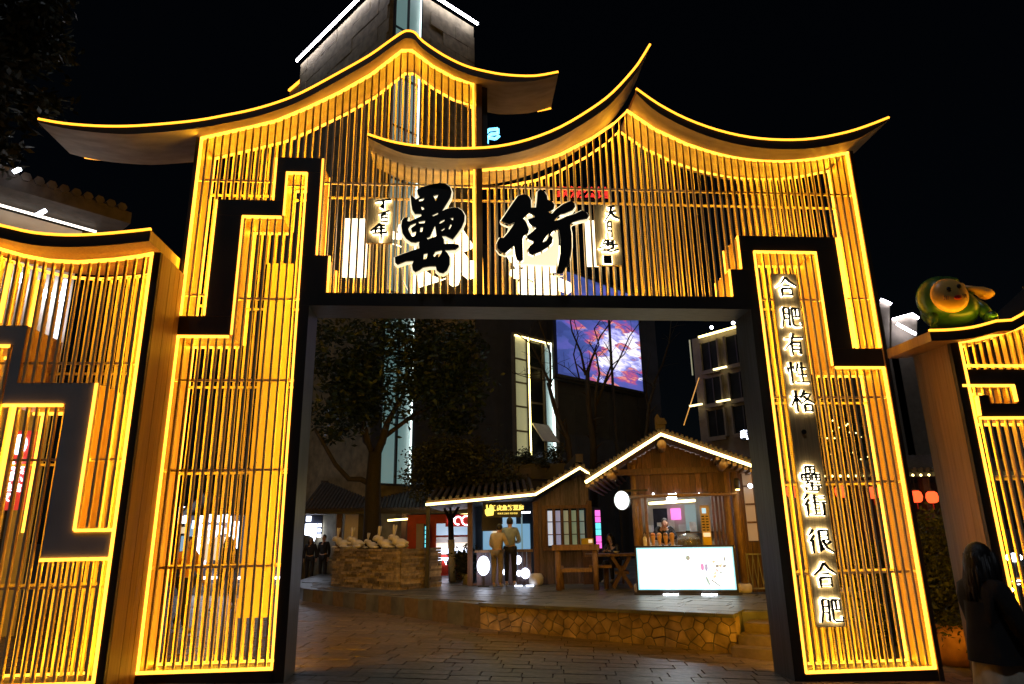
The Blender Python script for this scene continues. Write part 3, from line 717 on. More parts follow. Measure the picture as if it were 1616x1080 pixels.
def vertical_sign():
    y = -0.10
    a = P(1256.7, 433, -0.03).x; b = P(1333.5, 988.5, -0.03).x; c = P(1288, 988.5, -0.03).x; z0 = P(1310, 990, -0.03).z; z1 = P(1240, 433, -.03).z
    x0, x1 = c, (a + b) / 2
    t = thing('hanging_sign_board', ((x0 + x1) / 2, 0, z0), 0, 'tall vertical wooden sign with ten glowing black characters on the right column', 'sign')
    cx = (x0 + x1) / 2
    MB().box(x0 - cx, x1 - cx, -0.035, -0.002, 0, z1 - z0).build('board', M['signwood'], t)
    rows = [('he', 1242, 452, 34, 32), ('fei', 1249.5, 500, 32, 34), ('you', 1255, 543, 32, 36), ('xing', 1260.5, 588, 34, 36), ('ge', 1268, 633, 38, 36),
            ('lei', 1281, 755, 32, 40), ('jie', 1288, 797, 36, 38), ('hen', 1297, 854, 38, 40), ('he', 1303.5, 908, 38, 42), ('fei', 1313, 964, 36, 42)]
    for k, u, v, w, h in rows:
        p = P(u, v, y); q = P(u + w, v, y); r = P(u, v + h, y)
        small_letter(t, k, p.x - cx, p.z - z0, q.x - p.x, p.z - r.z, y + 0.03, 9.5)
    p = P(1271.5, 681, y)
    MB().lathe([(0.001, 0), (0.035, 0), (0.035, .02), (0.001, .02)], n=12).build('separator_dot', M['letter'], t, loc=(p.x - cx, -0.04, p.z - z0)).rotation_euler = (math.pi / 2, 0, 0)
vertical_sign()
def small_board(u0, u1, v0, v1, rows, label, seal=None):
    a = P(u0, v0, -0.05); b = P(u1, v1, -0.05)
    t = thing('calligraphy_board', (a.x, 0, b.z), 0, label, 'sign', 'small upright calligraphy boards')
    MB().box(0, b.x - a.x, -0.05, -0.002, 0, a.z - b.z).build('board', M['signwood'], t)
    for k, u, v, w, h in rows:
        p = P(u, v, -.1); q = P(u + w, v, -.1); r = P(u, v + h, -.1)
        small_letter(t, k, p.x - a.x, p.z - b.z, q.x - p.x, p.z - r.z, -0.095, 14)
    if seal:
        p = P(*seal, -.1); s = 0.065
        o = MB().box(p.x - a.x - s, p.x - a.x + s, -0.11, -0.095, p.z - b.z - s, p.z - b.z + s).build('seal', M['letter'], t)
        MB().box(p.x - a.x - s * 1.1, p.x - a.x + s * 1.1, -0.094, -0.07, p.z - b.z - s * 1.1, p.z - b.z + s * 1.1).build('back_light', M['halo'], o)
small_board(581, 619, 313, 384, [('ding', 604, 325, 27, 24), ('yu', 606, 342, 18, 20), ('nian', 598, 367, 28, 30)], 'small board with three brush characters left of the huge characters')
small_board(937, 983, 323, 419, [('tian', 964, 337, 26, 26), ('yue', 961.5, 363, 14, 26), ('ti', 960, 388, 32, 20)], 'small board with three brush characters and a square seal right of the huge characters', (959, 410))
# rear boards, seen from behind through the bars
def rear_board(u0, u1, v0, v1, label, m='signwood', lit=None):
    a = P(u0, v0, GD - .11); b = P(u1, v1, GD - .11)
    t = thing('rear_sign_board', (a.x, GD - .11, b.z), 0, label, 'sign')
    MB().box(0, b.x - a.x, 0.0, 0.04, 0, a.z - b.z).build('board', M[m], t)
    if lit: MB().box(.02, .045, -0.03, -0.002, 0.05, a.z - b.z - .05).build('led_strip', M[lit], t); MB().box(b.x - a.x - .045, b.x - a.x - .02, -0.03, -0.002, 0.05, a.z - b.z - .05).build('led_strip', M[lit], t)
    return t
M['panelgold'] = mat('golden_sign_panel', (0.66, 0.52, 0.28), 0.5, 0, 0.05, 2)
aa = P(421.9, 417, .42).x; bb = P(465, 417, .42).x; zt = P(440, 416, .42).z; zb = P(400, 975, .42).z
t = thing('rear_sign_board', (aa, .42, zb), 0, 'tall golden back of the rear sign behind the bars of the left column', 'sign')
MB().box(0, bb - aa, 0, 0.05, 0, zt - zb).build('board', M['panelgold'], t)
rear_board(545, 577, 345, 437, 'bright back of a small rear board left of the huge left character', 'glowback')
rear_board(922, 945, 348, 420, 'bright back of a small rear board beside the small right-hand calligraphy board', 'glowback')

# ------------------------------------------------------------------ side wings
def wing(name, label, x0, x1, ycut, top, base, blk, facem, side, roofpts, roofy, rails, roof_over, ledx=(), roofth=0.1):
    W = thing(name, ((x0 + x1) / 2, ycut, 0), 0, label, 'gate wing'); cx = (x0 + x1) / 2
    L = lambda p: (p[0] - cx, p[1])
    topw = [L(p) for p in top]
    def tz(x): return interp(topw, x) - 0.02
    d = 0.8
    B = [(a - cx, b - cx, c, e) for a, b, c, e in blk]
    for a, b, c, e in B: MB().box(a, b, 0, d, c, e, M['wood'], facem).build('fret_beam', None, W)
    # end posts and side panels
    if side == 'R': fx0, fx1, sx0, sx1 = x1 - 0.09 - cx, x1 - cx, x1 - 0.05 - cx, x1 - cx
    else: fx0, fx1, sx0, sx1 = x0 - cx, x0 + 0.13 - cx, x0 - cx, x0 + 0.05 - cx
    zt = interp(topw, fx0 if side == 'R' else fx1)
    MB().box(fx0, fx1, -0.01, 0.05, base, zt - .005, M['dark']).build('post', None, W)
    for q in range(5):                              # cladding boards with open joints
        ya, yb = lerp(.051, d, q / 5), lerp(.051, d, (q + 1) / 5); pj = R_.uniform(0, .003)
        MB().box(sx0 - (pj if side == 'L' else 0), sx1 + (pj if side == 'R' else 0), ya + .0025, yb - .0025, base, zt - .005, M['wood']).build('cladding_board', None, W)
    MB().box(x0 - cx if side == 'R' else x1 - cx - .05, x0 + .05 - cx if side == 'R' else x1 - cx, 0.0, d, base, (topw[0][1] if side == 'R' else topw[-1][1]) - .005, M['wood']).build('side_panel', None, W)
    MB().box(x0 - cx + .051, x1 - cx - .092 if side == 'R' else x1 - cx - .051, 0, d, base, base + 0.22, M['dark']).build('sill', None, W)
    lo, hi = (x0 + .05 - cx, fx0) if side == 'R' else (fx1, x1 - .05 - cx)
    for yp in (0.012, d - 0.2):
        lattice(W, lo, hi, 0.115 if side == 'R' else 0.125, lambda x: base + 0.22, tz, B, yp)
        for z in rails: MB().box(lo, hi, yp + .03, yp + .055, z - .015, z + .015).build('cross_rail', M['bar'], W)
    pts = [p for p in topw if lo <= p[0] <= hi]; pts = [(lo, interp(topw, lo))] + pts + [(hi, interp(topw, hi))]
    for (xa, za), (xb, zb) in zip(pts, pts[1:]):
        strip_light((xa, .04, za - .04), (xb, .04, zb - .04), (0, .6, -1), W); strip_light((xa, d - .2, za - .04), (xb, d - .2, zb - .04), (0, -.6, -1), W, .6)
    strip_light((hi - .03, .04, base + .3), (hi - .03, .04, pts[-1][1] - .1), (-1, .6, 0), W); strip_light((lo + .03, .04, base + .3), (lo + .03, .04, pts[0][1] - .1), (1, .6, 0), W)
    strip_light((lo + .1, .04, base + .26), (hi - .1, .04, base + .26), (0, .6, 1), W); strip_light((lo + .1, .3, base + .26), (hi - .1, .3, base + .26), (0, .2, 1), W)
    for a, b, c, e in ledx:
        sx = 0 if abs(a - b) > .02 else (1 if a - cx < (B[0][0] + B[0][1]) / 2 or side == 'R' and a > -4.9 else -1)
        strip_light((a - cx, .04, c), (b - cx, .04, e), (sx, .5, 0 if sx else -1), W)
    for yy in (-0.0, d - 0.18):
        led_line([(x, yy, z - 0.02) for x, z in pts], W, 0.02 if yy == 0 else .016)
        led_line([(hi - .022, yy, base + .24), (hi - .022, yy, pts[-1][1] - .05)], W, 0.018)
        led_line([(lo + .022, yy, base + .24), (lo + .022, yy, pts[0][1] - .05)], W, 0.018)
        led_line([(lo + .03, yy, base + .245), (hi - .03, yy, base + .245)], W, 0.014)
    for a, b, c, e in ledx: 
        for yy in (0.0, d - .18): led_line([(a - cx, yy, c), (b - cx, yy, e)], W, 0.018)
    rp = smoothline([L(p) for p in roofpts], 3)
    roof_slab(rp, roofy - ycut, d + 0.0, roofth, W, under='wood')
    if side == 'L':
        for (xa, za), (xb, zb) in zip(rp[::3], rp[3::3]): strip_light((xa, roofy - ycut, za + .05), (xb, roofy - ycut, zb + .05), (0, -.15, 1), W, .5)
    led_curve([(x, roofy - ycut + 0.004, z + .012) for x, z in rp], W, 0.021, 'ledroof')
    return W
YW = -0.82
lt = wc([(-60, 372), (0, 391), (39, 402), (78, 409.5), (124, 412), (181.5, 408), (220, 402.8), (243, 398)], YW)
lt = [(-6.55, lt[0][1] + .12)] + lt[0:-1] + [(-3.965, lt[-1][1] + 0.02)]
lr = wc([(-80, 340), (0, 357), (52, 368.5), (104, 372.4), (155.6, 371), (207, 366.5), (238, 363)], YW - 0.2)
lblk = [(-6.5, -5.49, 4.40, 4.655), (-5.62, -5.49, 3.905, 4.40), (-5.62, -4.55, 3.64, 3.905), (-4.87, -4.55, 2.09, 3.64), (-4.87, -4.055, 1.80, 2.09)]
wing('left_wing', 'glowing lattice wing at the far left with a stepped fret coloured lamplit grey', -6.5, -3.965, YW, lt, 0.2, lblk, M['grey'], 'R', lr, YW - 0.2, (4.17, 2.95, 1.47), 0.2,
     ledx=[(-5.47, -5.47, 3.62, 2.1), (-5.6, -4.9, 3.62, 3.62), (-4.53, -4.53, 2.11, 3.9), (-4.53, -4.1, 2.11, 2.11), (-4.87, -4.1, 1.78, 1.78), (-5.84, -5.84, 4.7, 5.5), (-6.4, -5.65, 4.38, 4.38)], roofth=0.16)
rt = wc([(1503.7, 540), (1543, 534), (1580, 524.4), (1616, 513)], YW); rt = [(6.98, rt[0][1])] + rt[1:] + [(9.2, rt[-1][1] + .9)]
rr_ = wc([(1467, 523), (1498.5, 522), (1535.6, 517.8), (1572.6, 508), (1616, 496)], YW - 0.2); rr_ = rr_ + [(9.3, rr_[-1][1] + .95)]
pz = lambda v: P(1560, v, YW).z
px_ = lambda u, v: P(u, v, YW).x
rblk = [(7.11, 9.1, pz(607), pz(583)), (px_(1603, 622), 9.1, pz(636), pz(607)), (px_(1542, 640), 9.1, pz(658), pz(637)), (px_(1540, 630), px_(1562, 630), pz(637), pz(624))]
wing('right_wing', 'glowing lattice wing at the far right under the green figurine', 6.98, 9.1, YW, rt, -0.05, rblk, M['dark'], 'L', rr_, YW - 0.2, (P(1560, 752, YW).z, 1.25), 0.2,
     ledx=[(px_(1518, 609), px_(1600, 609), pz(609), pz(609)), (px_(1601, 620), px_(1601, 620), pz(609), pz(634)), (px_(1541, 625), px_(1546, 656), pz(625), pz(656)), (px_(1547, 659), 9.0, pz(660), pz(660)), (7.15, 9.0, pz(581) + .03, pz(581) + .03)], roofth=0.14)

# ------------------------------------------------------------------ figurine on the right wing roof
def figurine():
    Y = -0.75
    c = P(1489, 474, Y)
    k = P(1500, 474, Y).x - P(1490, 474, Y).x; k /= 10.8                   # metres per photo pixel at that distance
    base = P(1495, 522, Y).z
    t = thing('figurine', (c.x, Y, base), 0, 'round green hooded figurine with a yellow face crouching on the right wing roof', 'statue')
    cz = c.z - base
    b = MB(); b.ball((18 * k, 0.12, cz - 12 * k), (44 * k, 0.34, 34 * k), 20, 14)
    b.ball((-3 * k, 0.02, cz + 3 * k), (37 * k, 0.27, 37 * k), 20, 14)
    b.ball((-20 * k, 0.02, cz + 24 * k), (12 * k, 0.13, 8 * k), 12, 8, rot=Matrix.Rotation(-.6, 3, 'Y')); b.ball((10 * k, 0.08, cz + 32 * k), (26 * k, 0.2, 9 * k), 14, 8)
    b.build('hood_and_body', M['green'], t, True)
    MB().ball((-6 * k, -0.2, cz), (31 * k, 0.12, 28 * k), 22, 14, rot=Matrix.Rotation(-.12, 3, 'Y')).build('face', M['face'], t, True)
    for ex, ez in ((-9, 6), (9, 11)): MB().ball((ex * k - 6 * k, -0.312, cz + ez * k), (4.2 * k, 0.014, 4.0 * k), 10, 6).build('eye', M['letter'], t, True)
    MB().ball((-3 * k, -0.316, cz - 7 * k), (7 * k, 0.009, 3.4 * k), 12, 6, rot=Matrix.Rotation(-.15, 3, 'Y')).build('mouth', M['red'], t, True)
    for s_ in (-1, 1):
        ck = MB()
        for j in range(3): ck.bar((s_ * 15 * k + j * 3 * k - 9 * k, -0.302, cz - 3 * k + s_ * 2 * k), (s_ * 15 * k + j * 3 * k - 9 * k, -0.292, cz - 9 * k + s_ * 2 * k), 1.0 * k, 0.02)
        ck.build('cheek_lines', M['terracotta'], t)
    b = MB(); b.tube([(-22 * k, 0, cz - 25 * k), (-30 * k, -.05, cz - 38 * k), (-32 * k, -.08, cz - 48 * k)], [8 * k, 7 * k, 6 * k], 10); b.build('arm', M['green'], t, True)
    b = MB(); b.tube([(46 * k, 0.05, cz + 2 * k), (58 * k, -.05, cz - 14 * k), (56 * k, -.14, cz - 30 * k)], [11 * k, 9 * k, 9 * k], 10); b.ball((57 * k, -.18, cz - 36 * k), (10 * k, .1, 12 * k), 12, 8); b.build('leg', M['green'], t, True)
    b = MB(); b.tube([(38 * k, 0.05, cz + 5 * k), (50 * k, 0, cz + 16 * k)], [10 * k, 6 * k], 10); b.build('sleeve', M['green'], t, True)
    b = MB(); b.tube([(34 * k, -.02, cz + 22 * k), (48 * k, -.05, cz + 18 * k), (62 * k, -.06, cz + 12 * k), (74 * k, -.08, cz + 8 * k)], [4 * k, 4.5 * k, 9 * k, 8 * k], 12)
    b.ball((33 * k, -.02, cz + 23 * k), 6 * k, 10, 6); b.ball((68 * k, -.06, cz + 9 * k), (12 * k, .1, 9 * k), 12, 8); b.ball((76 * k, -.08, cz + 9 * k), 5.5 * k, 10, 6)
    b.build('bone_shaped_club', M['face'], t, True)
figurine()

# ------------------------------------------------------------------ people
def skin_mesh(name, joints, edges, root, material, parent, sub=1):
    me = bpy.data.meshes.new(name); keys = list(joints); idx = {k: i for i, k in enumerate(keys)}
    me.from_pydata([joints[k][0] for k in keys], [(idx[a], idx[b]) for a, b in edges], []); me.materials.append(material)
    o = bpy.data.objects.new(name, me); COL.objects.link(o)
    o.modifiers.new('s', 'SKIN'); ms = o.modifiers.new('u', 'SUBSURF'); ms.levels = sub; ms.render_levels = sub
    sv = me.skin_vertices[0].data
    for k, i in idx.items():
        r = joints[k][1]; sv[i].radius = r if hasattr(r, '__len__') else (r, r); sv[i].use_root = (k == root)
    bpy.context.view_layer.update()
    ev = bpy.data.meshes.new_from_object(o.evaluated_get(bpy.context.evaluated_depsgraph_get()))
    ev.name = name; bpy.data.objects.remove(o)
    ev.polygons.foreach_set('use_smooth', [True] * len(ev.polygons))
    return ev
def person(loc, rz, h, label, top='blackcloth', legs='navy', hair='short', pose=None, seated=False, skirt=False, hidden_hands=False, group=None):
    s = h / 1.70
    J = {'pelvis': (0, 0, .94), 'waist': (0, .0, 1.08), 'chest': (0, .0, 1.28), 'neck': (0, .01, 1.44), 'neck2': (0, .0, 1.49),
         'hipR': (-.095, 0, .90), 'kneeR': (-.1, -.02, .49), 'ankR': (-.1, .03, .09), 'toeR': (-.11, -.13, .035),
         'hipL': (.095, 0, .90), 'kneeL': (.1, -.02, .49), 'ankL': (.1, .03, .09), 'toeL': (.11, -.13, .035),
         'shR': (-.17, .01, 1.39), 'elR': (-.23, .03, 1.11), 'wrR': (-.24, -.06, .87), 'paR': (-.24, -.085, .80),
         'shL': (.17, .01, 1.39), 'elL': (.23, .03, 1.11), 'wrL': (.24, -.06, .87), 'paL': (.24, -.085, .80)}
    head = Vector((0, -.02, 1.59)); hrot = 0.0
    if pose:
        for k, v in pose.items():
            if k == 'head': head = Vector(v)
            elif k != 'nod': J[k] = v
    nod = (pose or {}).get('nod', 0.0)
    J['head'] = tuple(head + Vector((0, .01, .0)))
    rad = {'pelvis': (.135, .1), 'waist': (.12, .09), 'chest': (.14, .1), 'neck': .055, 'neck2': .052, 'head': (.07, .08), 'hipR': .085, 'kneeR': .055, 'ankR': .038, 'toeR': .035, 'shR': .06, 'elR': .042, 'wrR': .027, 'paR': (.034, .02)}
    for k in list(rad):
        if k.endswith('R'): rad[k[:-1] + 'L'] = rad[k]
    body = {k: (tuple(Vector(J[k]) * s), tuple(x * s for x in rad[k]) if hasattr(rad[k], '__len__') else rad[k] * s) for k in J}
    E = [('pelvis', 'waist'), ('waist', 'chest'), ('chest', 'neck'), ('neck', 'neck2'), ('neck2', 'head')]
    for q in 'RL': E += [('pelvis', 'hip' + q), ('hip' + q, 'knee' + q), ('knee' + q, 'ank' + q), ('ank' + q, 'toe' + q), ('chest', 'sh' + q), ('sh' + q, 'el' + q), ('el' + q, 'wr' + q), ('wr' + q, 'pa' + q)]
    t = thing('person', loc, rz, label, 'person', group)
    me = skin_mesh('body', body, E, 'pelvis', M['skin'], t)
    # head with nose and ears, and hands with five bent fingers, joined into the body mesh
    mb = MB(); rot = Matrix.Rotation(nod, 3, 'X')
    hd = head * s
    def hp(x, y, z): return hd + rot @ (Vector((x, y, z)) * s)
    mb.ball(hd, (.074 * s, .09 * s, .112 * s), 14, 10, rot=rot)
    mb.ball(hp(0, -.092, -.015), (.012 * s, .018 * s, .022 * s), 8, 6, rot=rot)
    mb.ball(hp(0, -.07, -.07), (.035 * s, .028 * s, .03 * s), 8, 6, rot=rot)
    for q in (-1, 1): mb.ball(hp(q * .076, .005, -.01), (.01 * s, .02 * s, .03 * s), 8, 6, rot=rot)
    for q, sg in (('R', -1), ('L', 1)):
        wv = Vector(J['wr' + q]); pv = Vector(J['pa' + q]); d = (pv - wv).normalized(); side = d.cross(Vector((sg, 0, 0)))
        if side.length < .2: side = Vector((0, 1, 0))
        side.normalize(); curl = side.cross(d).normalized()
        for f, (off, ln) in enumerate(((-.027, .062), (-.009, .072), (.009, .068), (.027, .052))):
            b0 = pv + side * off + d * .005; b1 = b0 + d * ln * .5 + curl * .006; b2 = b1 + d * ln * .42 + curl * .022 * (-sg)
            mb.tube([b0 * s, b1 * s, b2 * s], [.009 * s, .0085 * s, .006 * s], 6)
        b0 = wv + d * .03 + side * .02; mb.tube([b0 * s, (b0 + side * .03 + d * .025) * s, (b0 + side * .035 + d * .055) * s], [.011 * s, .0095 * s, .007 * s], 6)
    bm = bmesh.new(); bm.from_mesh(me); tmp = mb.mesh('x'); bm.from_mesh(tmp); bm.to_mesh(me); bm.free(); bpy.data.meshes.remove(tmp)
    me.polygons.foreach_set('use_smooth', [True] * len(me.polygons)); link('body', me, t)
    ey = MB()
    for q in (-1, 1): MB().ball(hp(q * .03, -.081, .012), (.011 * s, .008 * s, .007 * s), 8, 6).build('eye', M['letter'], t)
    MB().ball(hp(0, -.09, -.05), (.022 * s, .006 * s, .006 * s), 8, 6).build('mouth', M['red'], t)
    # clothes follow the body
    cl = {k: (tuple(Vector(J[k]) * s), (rad[k][0] * s + .02, rad[k][1] * s + .02) if hasattr(rad[k], '__len__') else rad[k] * s + .018) for k in ('pelvis', 'waist', 'chest', 'shR', 'elR', 'wrR', 'shL', 'elL', 'wrL')}
    cl['neck'] = (tuple(Vector(J['neck']) * s), .062 * s)
    jm = skin_mesh('jacket', cl, [('pelvis', 'waist'), ('waist', 'chest'), ('chest', 'neck'), ('chest', 'shR'), ('shR', 'elR'), ('elR', 'wrR'), ('chest', 'shL'), ('shL', 'elL'), ('elL', 'wrL')], 'pelvis', M[top], t)
    link('jacket', jm, t)
    lg = {k: (tuple(Vector(J[k]) * s), rad[k] * s + .016) for k in ('hipR', 'kneeR', 'hipL', 'kneeL')}
    for q in 'RL':
        a = Vector(J['ank' + q]) + Vector((0, 0, .02)); lg['ank' + q] = (tuple(a * s), rad['ankR'] * s + .022)
    lg['pelvis'] = (tuple(Vector(J['pelvis']) * s), (.15 * s, .112 * s))
    if not skirt: link('trousers', skin_mesh('trousers', lg, [('pelvis', 'hipR'), ('hipR', 'kneeR'), ('kneeR', 'ankR'), ('pelvis', 'hipL'), ('hipL', 'kneeL'), ('kneeL', 'ankL')], 'pelvis', M[legs], t), t)
    if skirt:
        pv = Vector(J['pelvis']) * s
        mb = MB(); n = 22; pr = [(.13, .12), (.16, -.05), (.19, -.3), (.26, -.62)]
        for i, (r, z) in enumerate(pr):
            for k in range(n):
                a = 2 * math.pi * k / n; rr = r * (1 + (.09 * math.sin(a * 6) if i > 1 else 0))
                mb.v.append((pv.x + rr * math.cos(a), pv.y + rr * math.sin(a) * .85, pv.z + z))
        for i in range(3):
            for k in range(n): mb.f.append((i * n + k, i * n + (k + 1) % n, (i + 1) * n + (k + 1) % n, (i + 1) * n + k)); mb.mi.append(0)
        mb.build('skirt', M['print'], t, True)
        hm = MB()
        for i, (r, z) in enumerate([(.12, .34), (.13, .2), (.155, .06), (.165, -.03)]):
            for k in range(n):
                a = 2 * math.pi * k / n; rr = r * (1 + (.05 * math.sin(a * 5 + 1) if i > 1 else 0)) + .02
                hm.v.append((pv.x + rr * math.cos(a), pv.y + rr * math.sin(a) * .85, pv.z + z))
        for i in range(3):
            for k in range(n): hm.f.append((i * n + k, i * n + (k + 1) % n, (i + 1) * n + (k + 1) % n, (i + 1) * n + k)); hm.mi.append(0)
        hm.build('coat_hem', M[top], t, True)
    for q in 'RL':
        a, b = Vector(J['ank' + q]) * s, Vector(J['toe' + q]) * s; mb = MB()
        mb.ball((a + b) / 2 + Vector((0, 0, -.0)), (.05 * s, (b - a).length * .68, .05 * s), 12, 8, rot=Matrix.Rotation(math.atan2(-(b.x - a.x), (b.y - a.y)) , 3, 'Z')); mb.build('shoe', M['shoe'], t, True)
    mb = MB(); mb.ball(hp(0, .022, .028), (.084 * s, .092 * s, .105 * s), 14, 10, rot=rot)
    hr = random.Random(int(loc[0] * 100) & 1023)
    for k in range(70 if hair == 'long' else 0):
        a = math.pi * (hr.random() * 1.2 - .1); q0 = hp(.085 * math.cos(a), .02 + .085 * math.sin(a), .06 * hr.random()); ln = hr.uniform(.2, .38)
        mb.tube([q0, hp(.1 * math.cos(a) + hr.uniform(-.02, .02), .03 + .095 * math.sin(a), -ln * .5), hp(.105 * math.cos(a) + hr.uniform(-.03, .03), .04 + .1 * math.sin(a), -ln)], [.012 * s, .016 * s, .003 * s], 5)
    if hair == 'long':
        mb.ball(hp(0, .055, -.07), (.098 * s, .075 * s, .19 * s), 14, 10, rot=rot); mb.ball(hp(0, .06, -.2), (.105 * s, .06 * s, .14 * s), 12, 8)
        for q in (-1, 1): mb.tube([hp(q * .07, -.03, .06), hp(q * .085, -.035, -.06), hp(q * .09, -.03, -.2)], [.02 * s, .03 * s, .015 * s], 8)
    mb.build('hair', M['hair'], t, True)
    return t

# ------------------------------------------------------------------ trees
def leaves(mb, blobs, n, size, rr, hollow=0.45):
    tot = sum(b[1][0] * b[1][1] * b[1][2] for b in blobs)
    for c, r in blobs:
        m = int(n * r[0] * r[1] * r[2] / tot)
        # clumps
        cl = []
        for _ in range(max(6, m // 45)):
            d = Vector((rr.gauss(0, 1), rr.gauss(0, 1), rr.gauss(0, 1))).normalized(); q = lerp(hollow, 1.03, rr.random() ** .5)
            cl.append(Vector((c[0] + d.x * r[0] * q, c[1] + d.y * r[1] * q, c[2] + d.z * r[2] * q)))
        cr = 0.28 * min(r) + .12
        for _ in range(m):
            p = rr.choice(cl) + Vector((rr.gauss(0, 1), rr.gauss(0, 1), rr.gauss(0, .8))) * cr * .6
            a = Vector((rr.gauss(0, 1), rr.gauss(0, 1), rr.gauss(0, .6))).normalized() * size * rr.uniform(.6, 1.2)
            b = a.cross(Vector((rr.gauss(0, 1), rr.gauss(0, 1), rr.gauss(0, 1)))).normalized() * size * .38
            mb.add([p - a, p + b, p + a, p - b], [(0, 1, 2, 3)])
def tree(name, label, cat, loc, trunk, limbs, blobs, n, size, seed, leafm='leaf', barkm='bark', white=None, group=None):
    rr = random.Random(seed); t = thing(name, loc, 0, label, cat, group)
    mb = MB(); mb.tube([p[:3] for p in trunk], [p[3] for p in trunk], 10)
    mb.build('trunk', M[barkm], t, True)
    for l in limbs: MB().tube([p[:3] for p in l], [p[3] for p in l], 7).build('branch', M[barkm], t, True)
    if white: MB().tube([(0, 0, 0.0), tuple(Vector(trunk[1][:3]) * (white / trunk[1][2]))], [trunk[0][3] + .014, trunk[1][3] + .014], 12).build('whitewash', M['whitewash'], t, True)
    mb = MB(); leaves(mb, blobs, n, size, rr); mb.build('crown', M[leafm], t)
    return t
def bare_tree(loc, pts_px, y, label, seed, twig=True):
    """limbs follow sight points on the plane the tree stands in, with depth wobble"""
    t = thing('bare_tree', loc, 0, label, 'tree', 'bare trees in front of the video wall'); rr = random.Random(seed)
    for line, r0, r1 in pts_px:
        pts = []
        for i, (u, v) in enumerate(line):
            p = P(u, v, y); 
            pts.append(Vector((p.x - loc[0], 0.0, p.z - loc[2])))
        wob = rr.uniform(-.5, .5)
        for i, p in enumerate(pts): p.y = wob * (i / max(1, len(pts) - 1))
        rs = [lerp(r0, r1, i / (len(pts) - 1)) for i in range(len(pts))]
        o = MB(); o.tube(pts, rs, 6); b = o.build('branch', M['bark'], t, True)
        if twig:
            tw = MB()
            for i in range(1, len(pts)):
                for _ in range(3):
                    p = pts[i - 1].lerp(pts[i], rr.random()); d = Vector((rr.uniform(-1, 1), rr.uniform(-.6, .6), rr.uniform(.1, 1))).normalized() * rr.uniform(.25, .8)
                    tw.tube([p, p + d * .5 + Vector((0, 0, .04)), p + d], [r1 * .6, r1 * .45, .004], 4)
            tag(tw.build('twigs', M['bark'], b), kind='stuff')
    return t

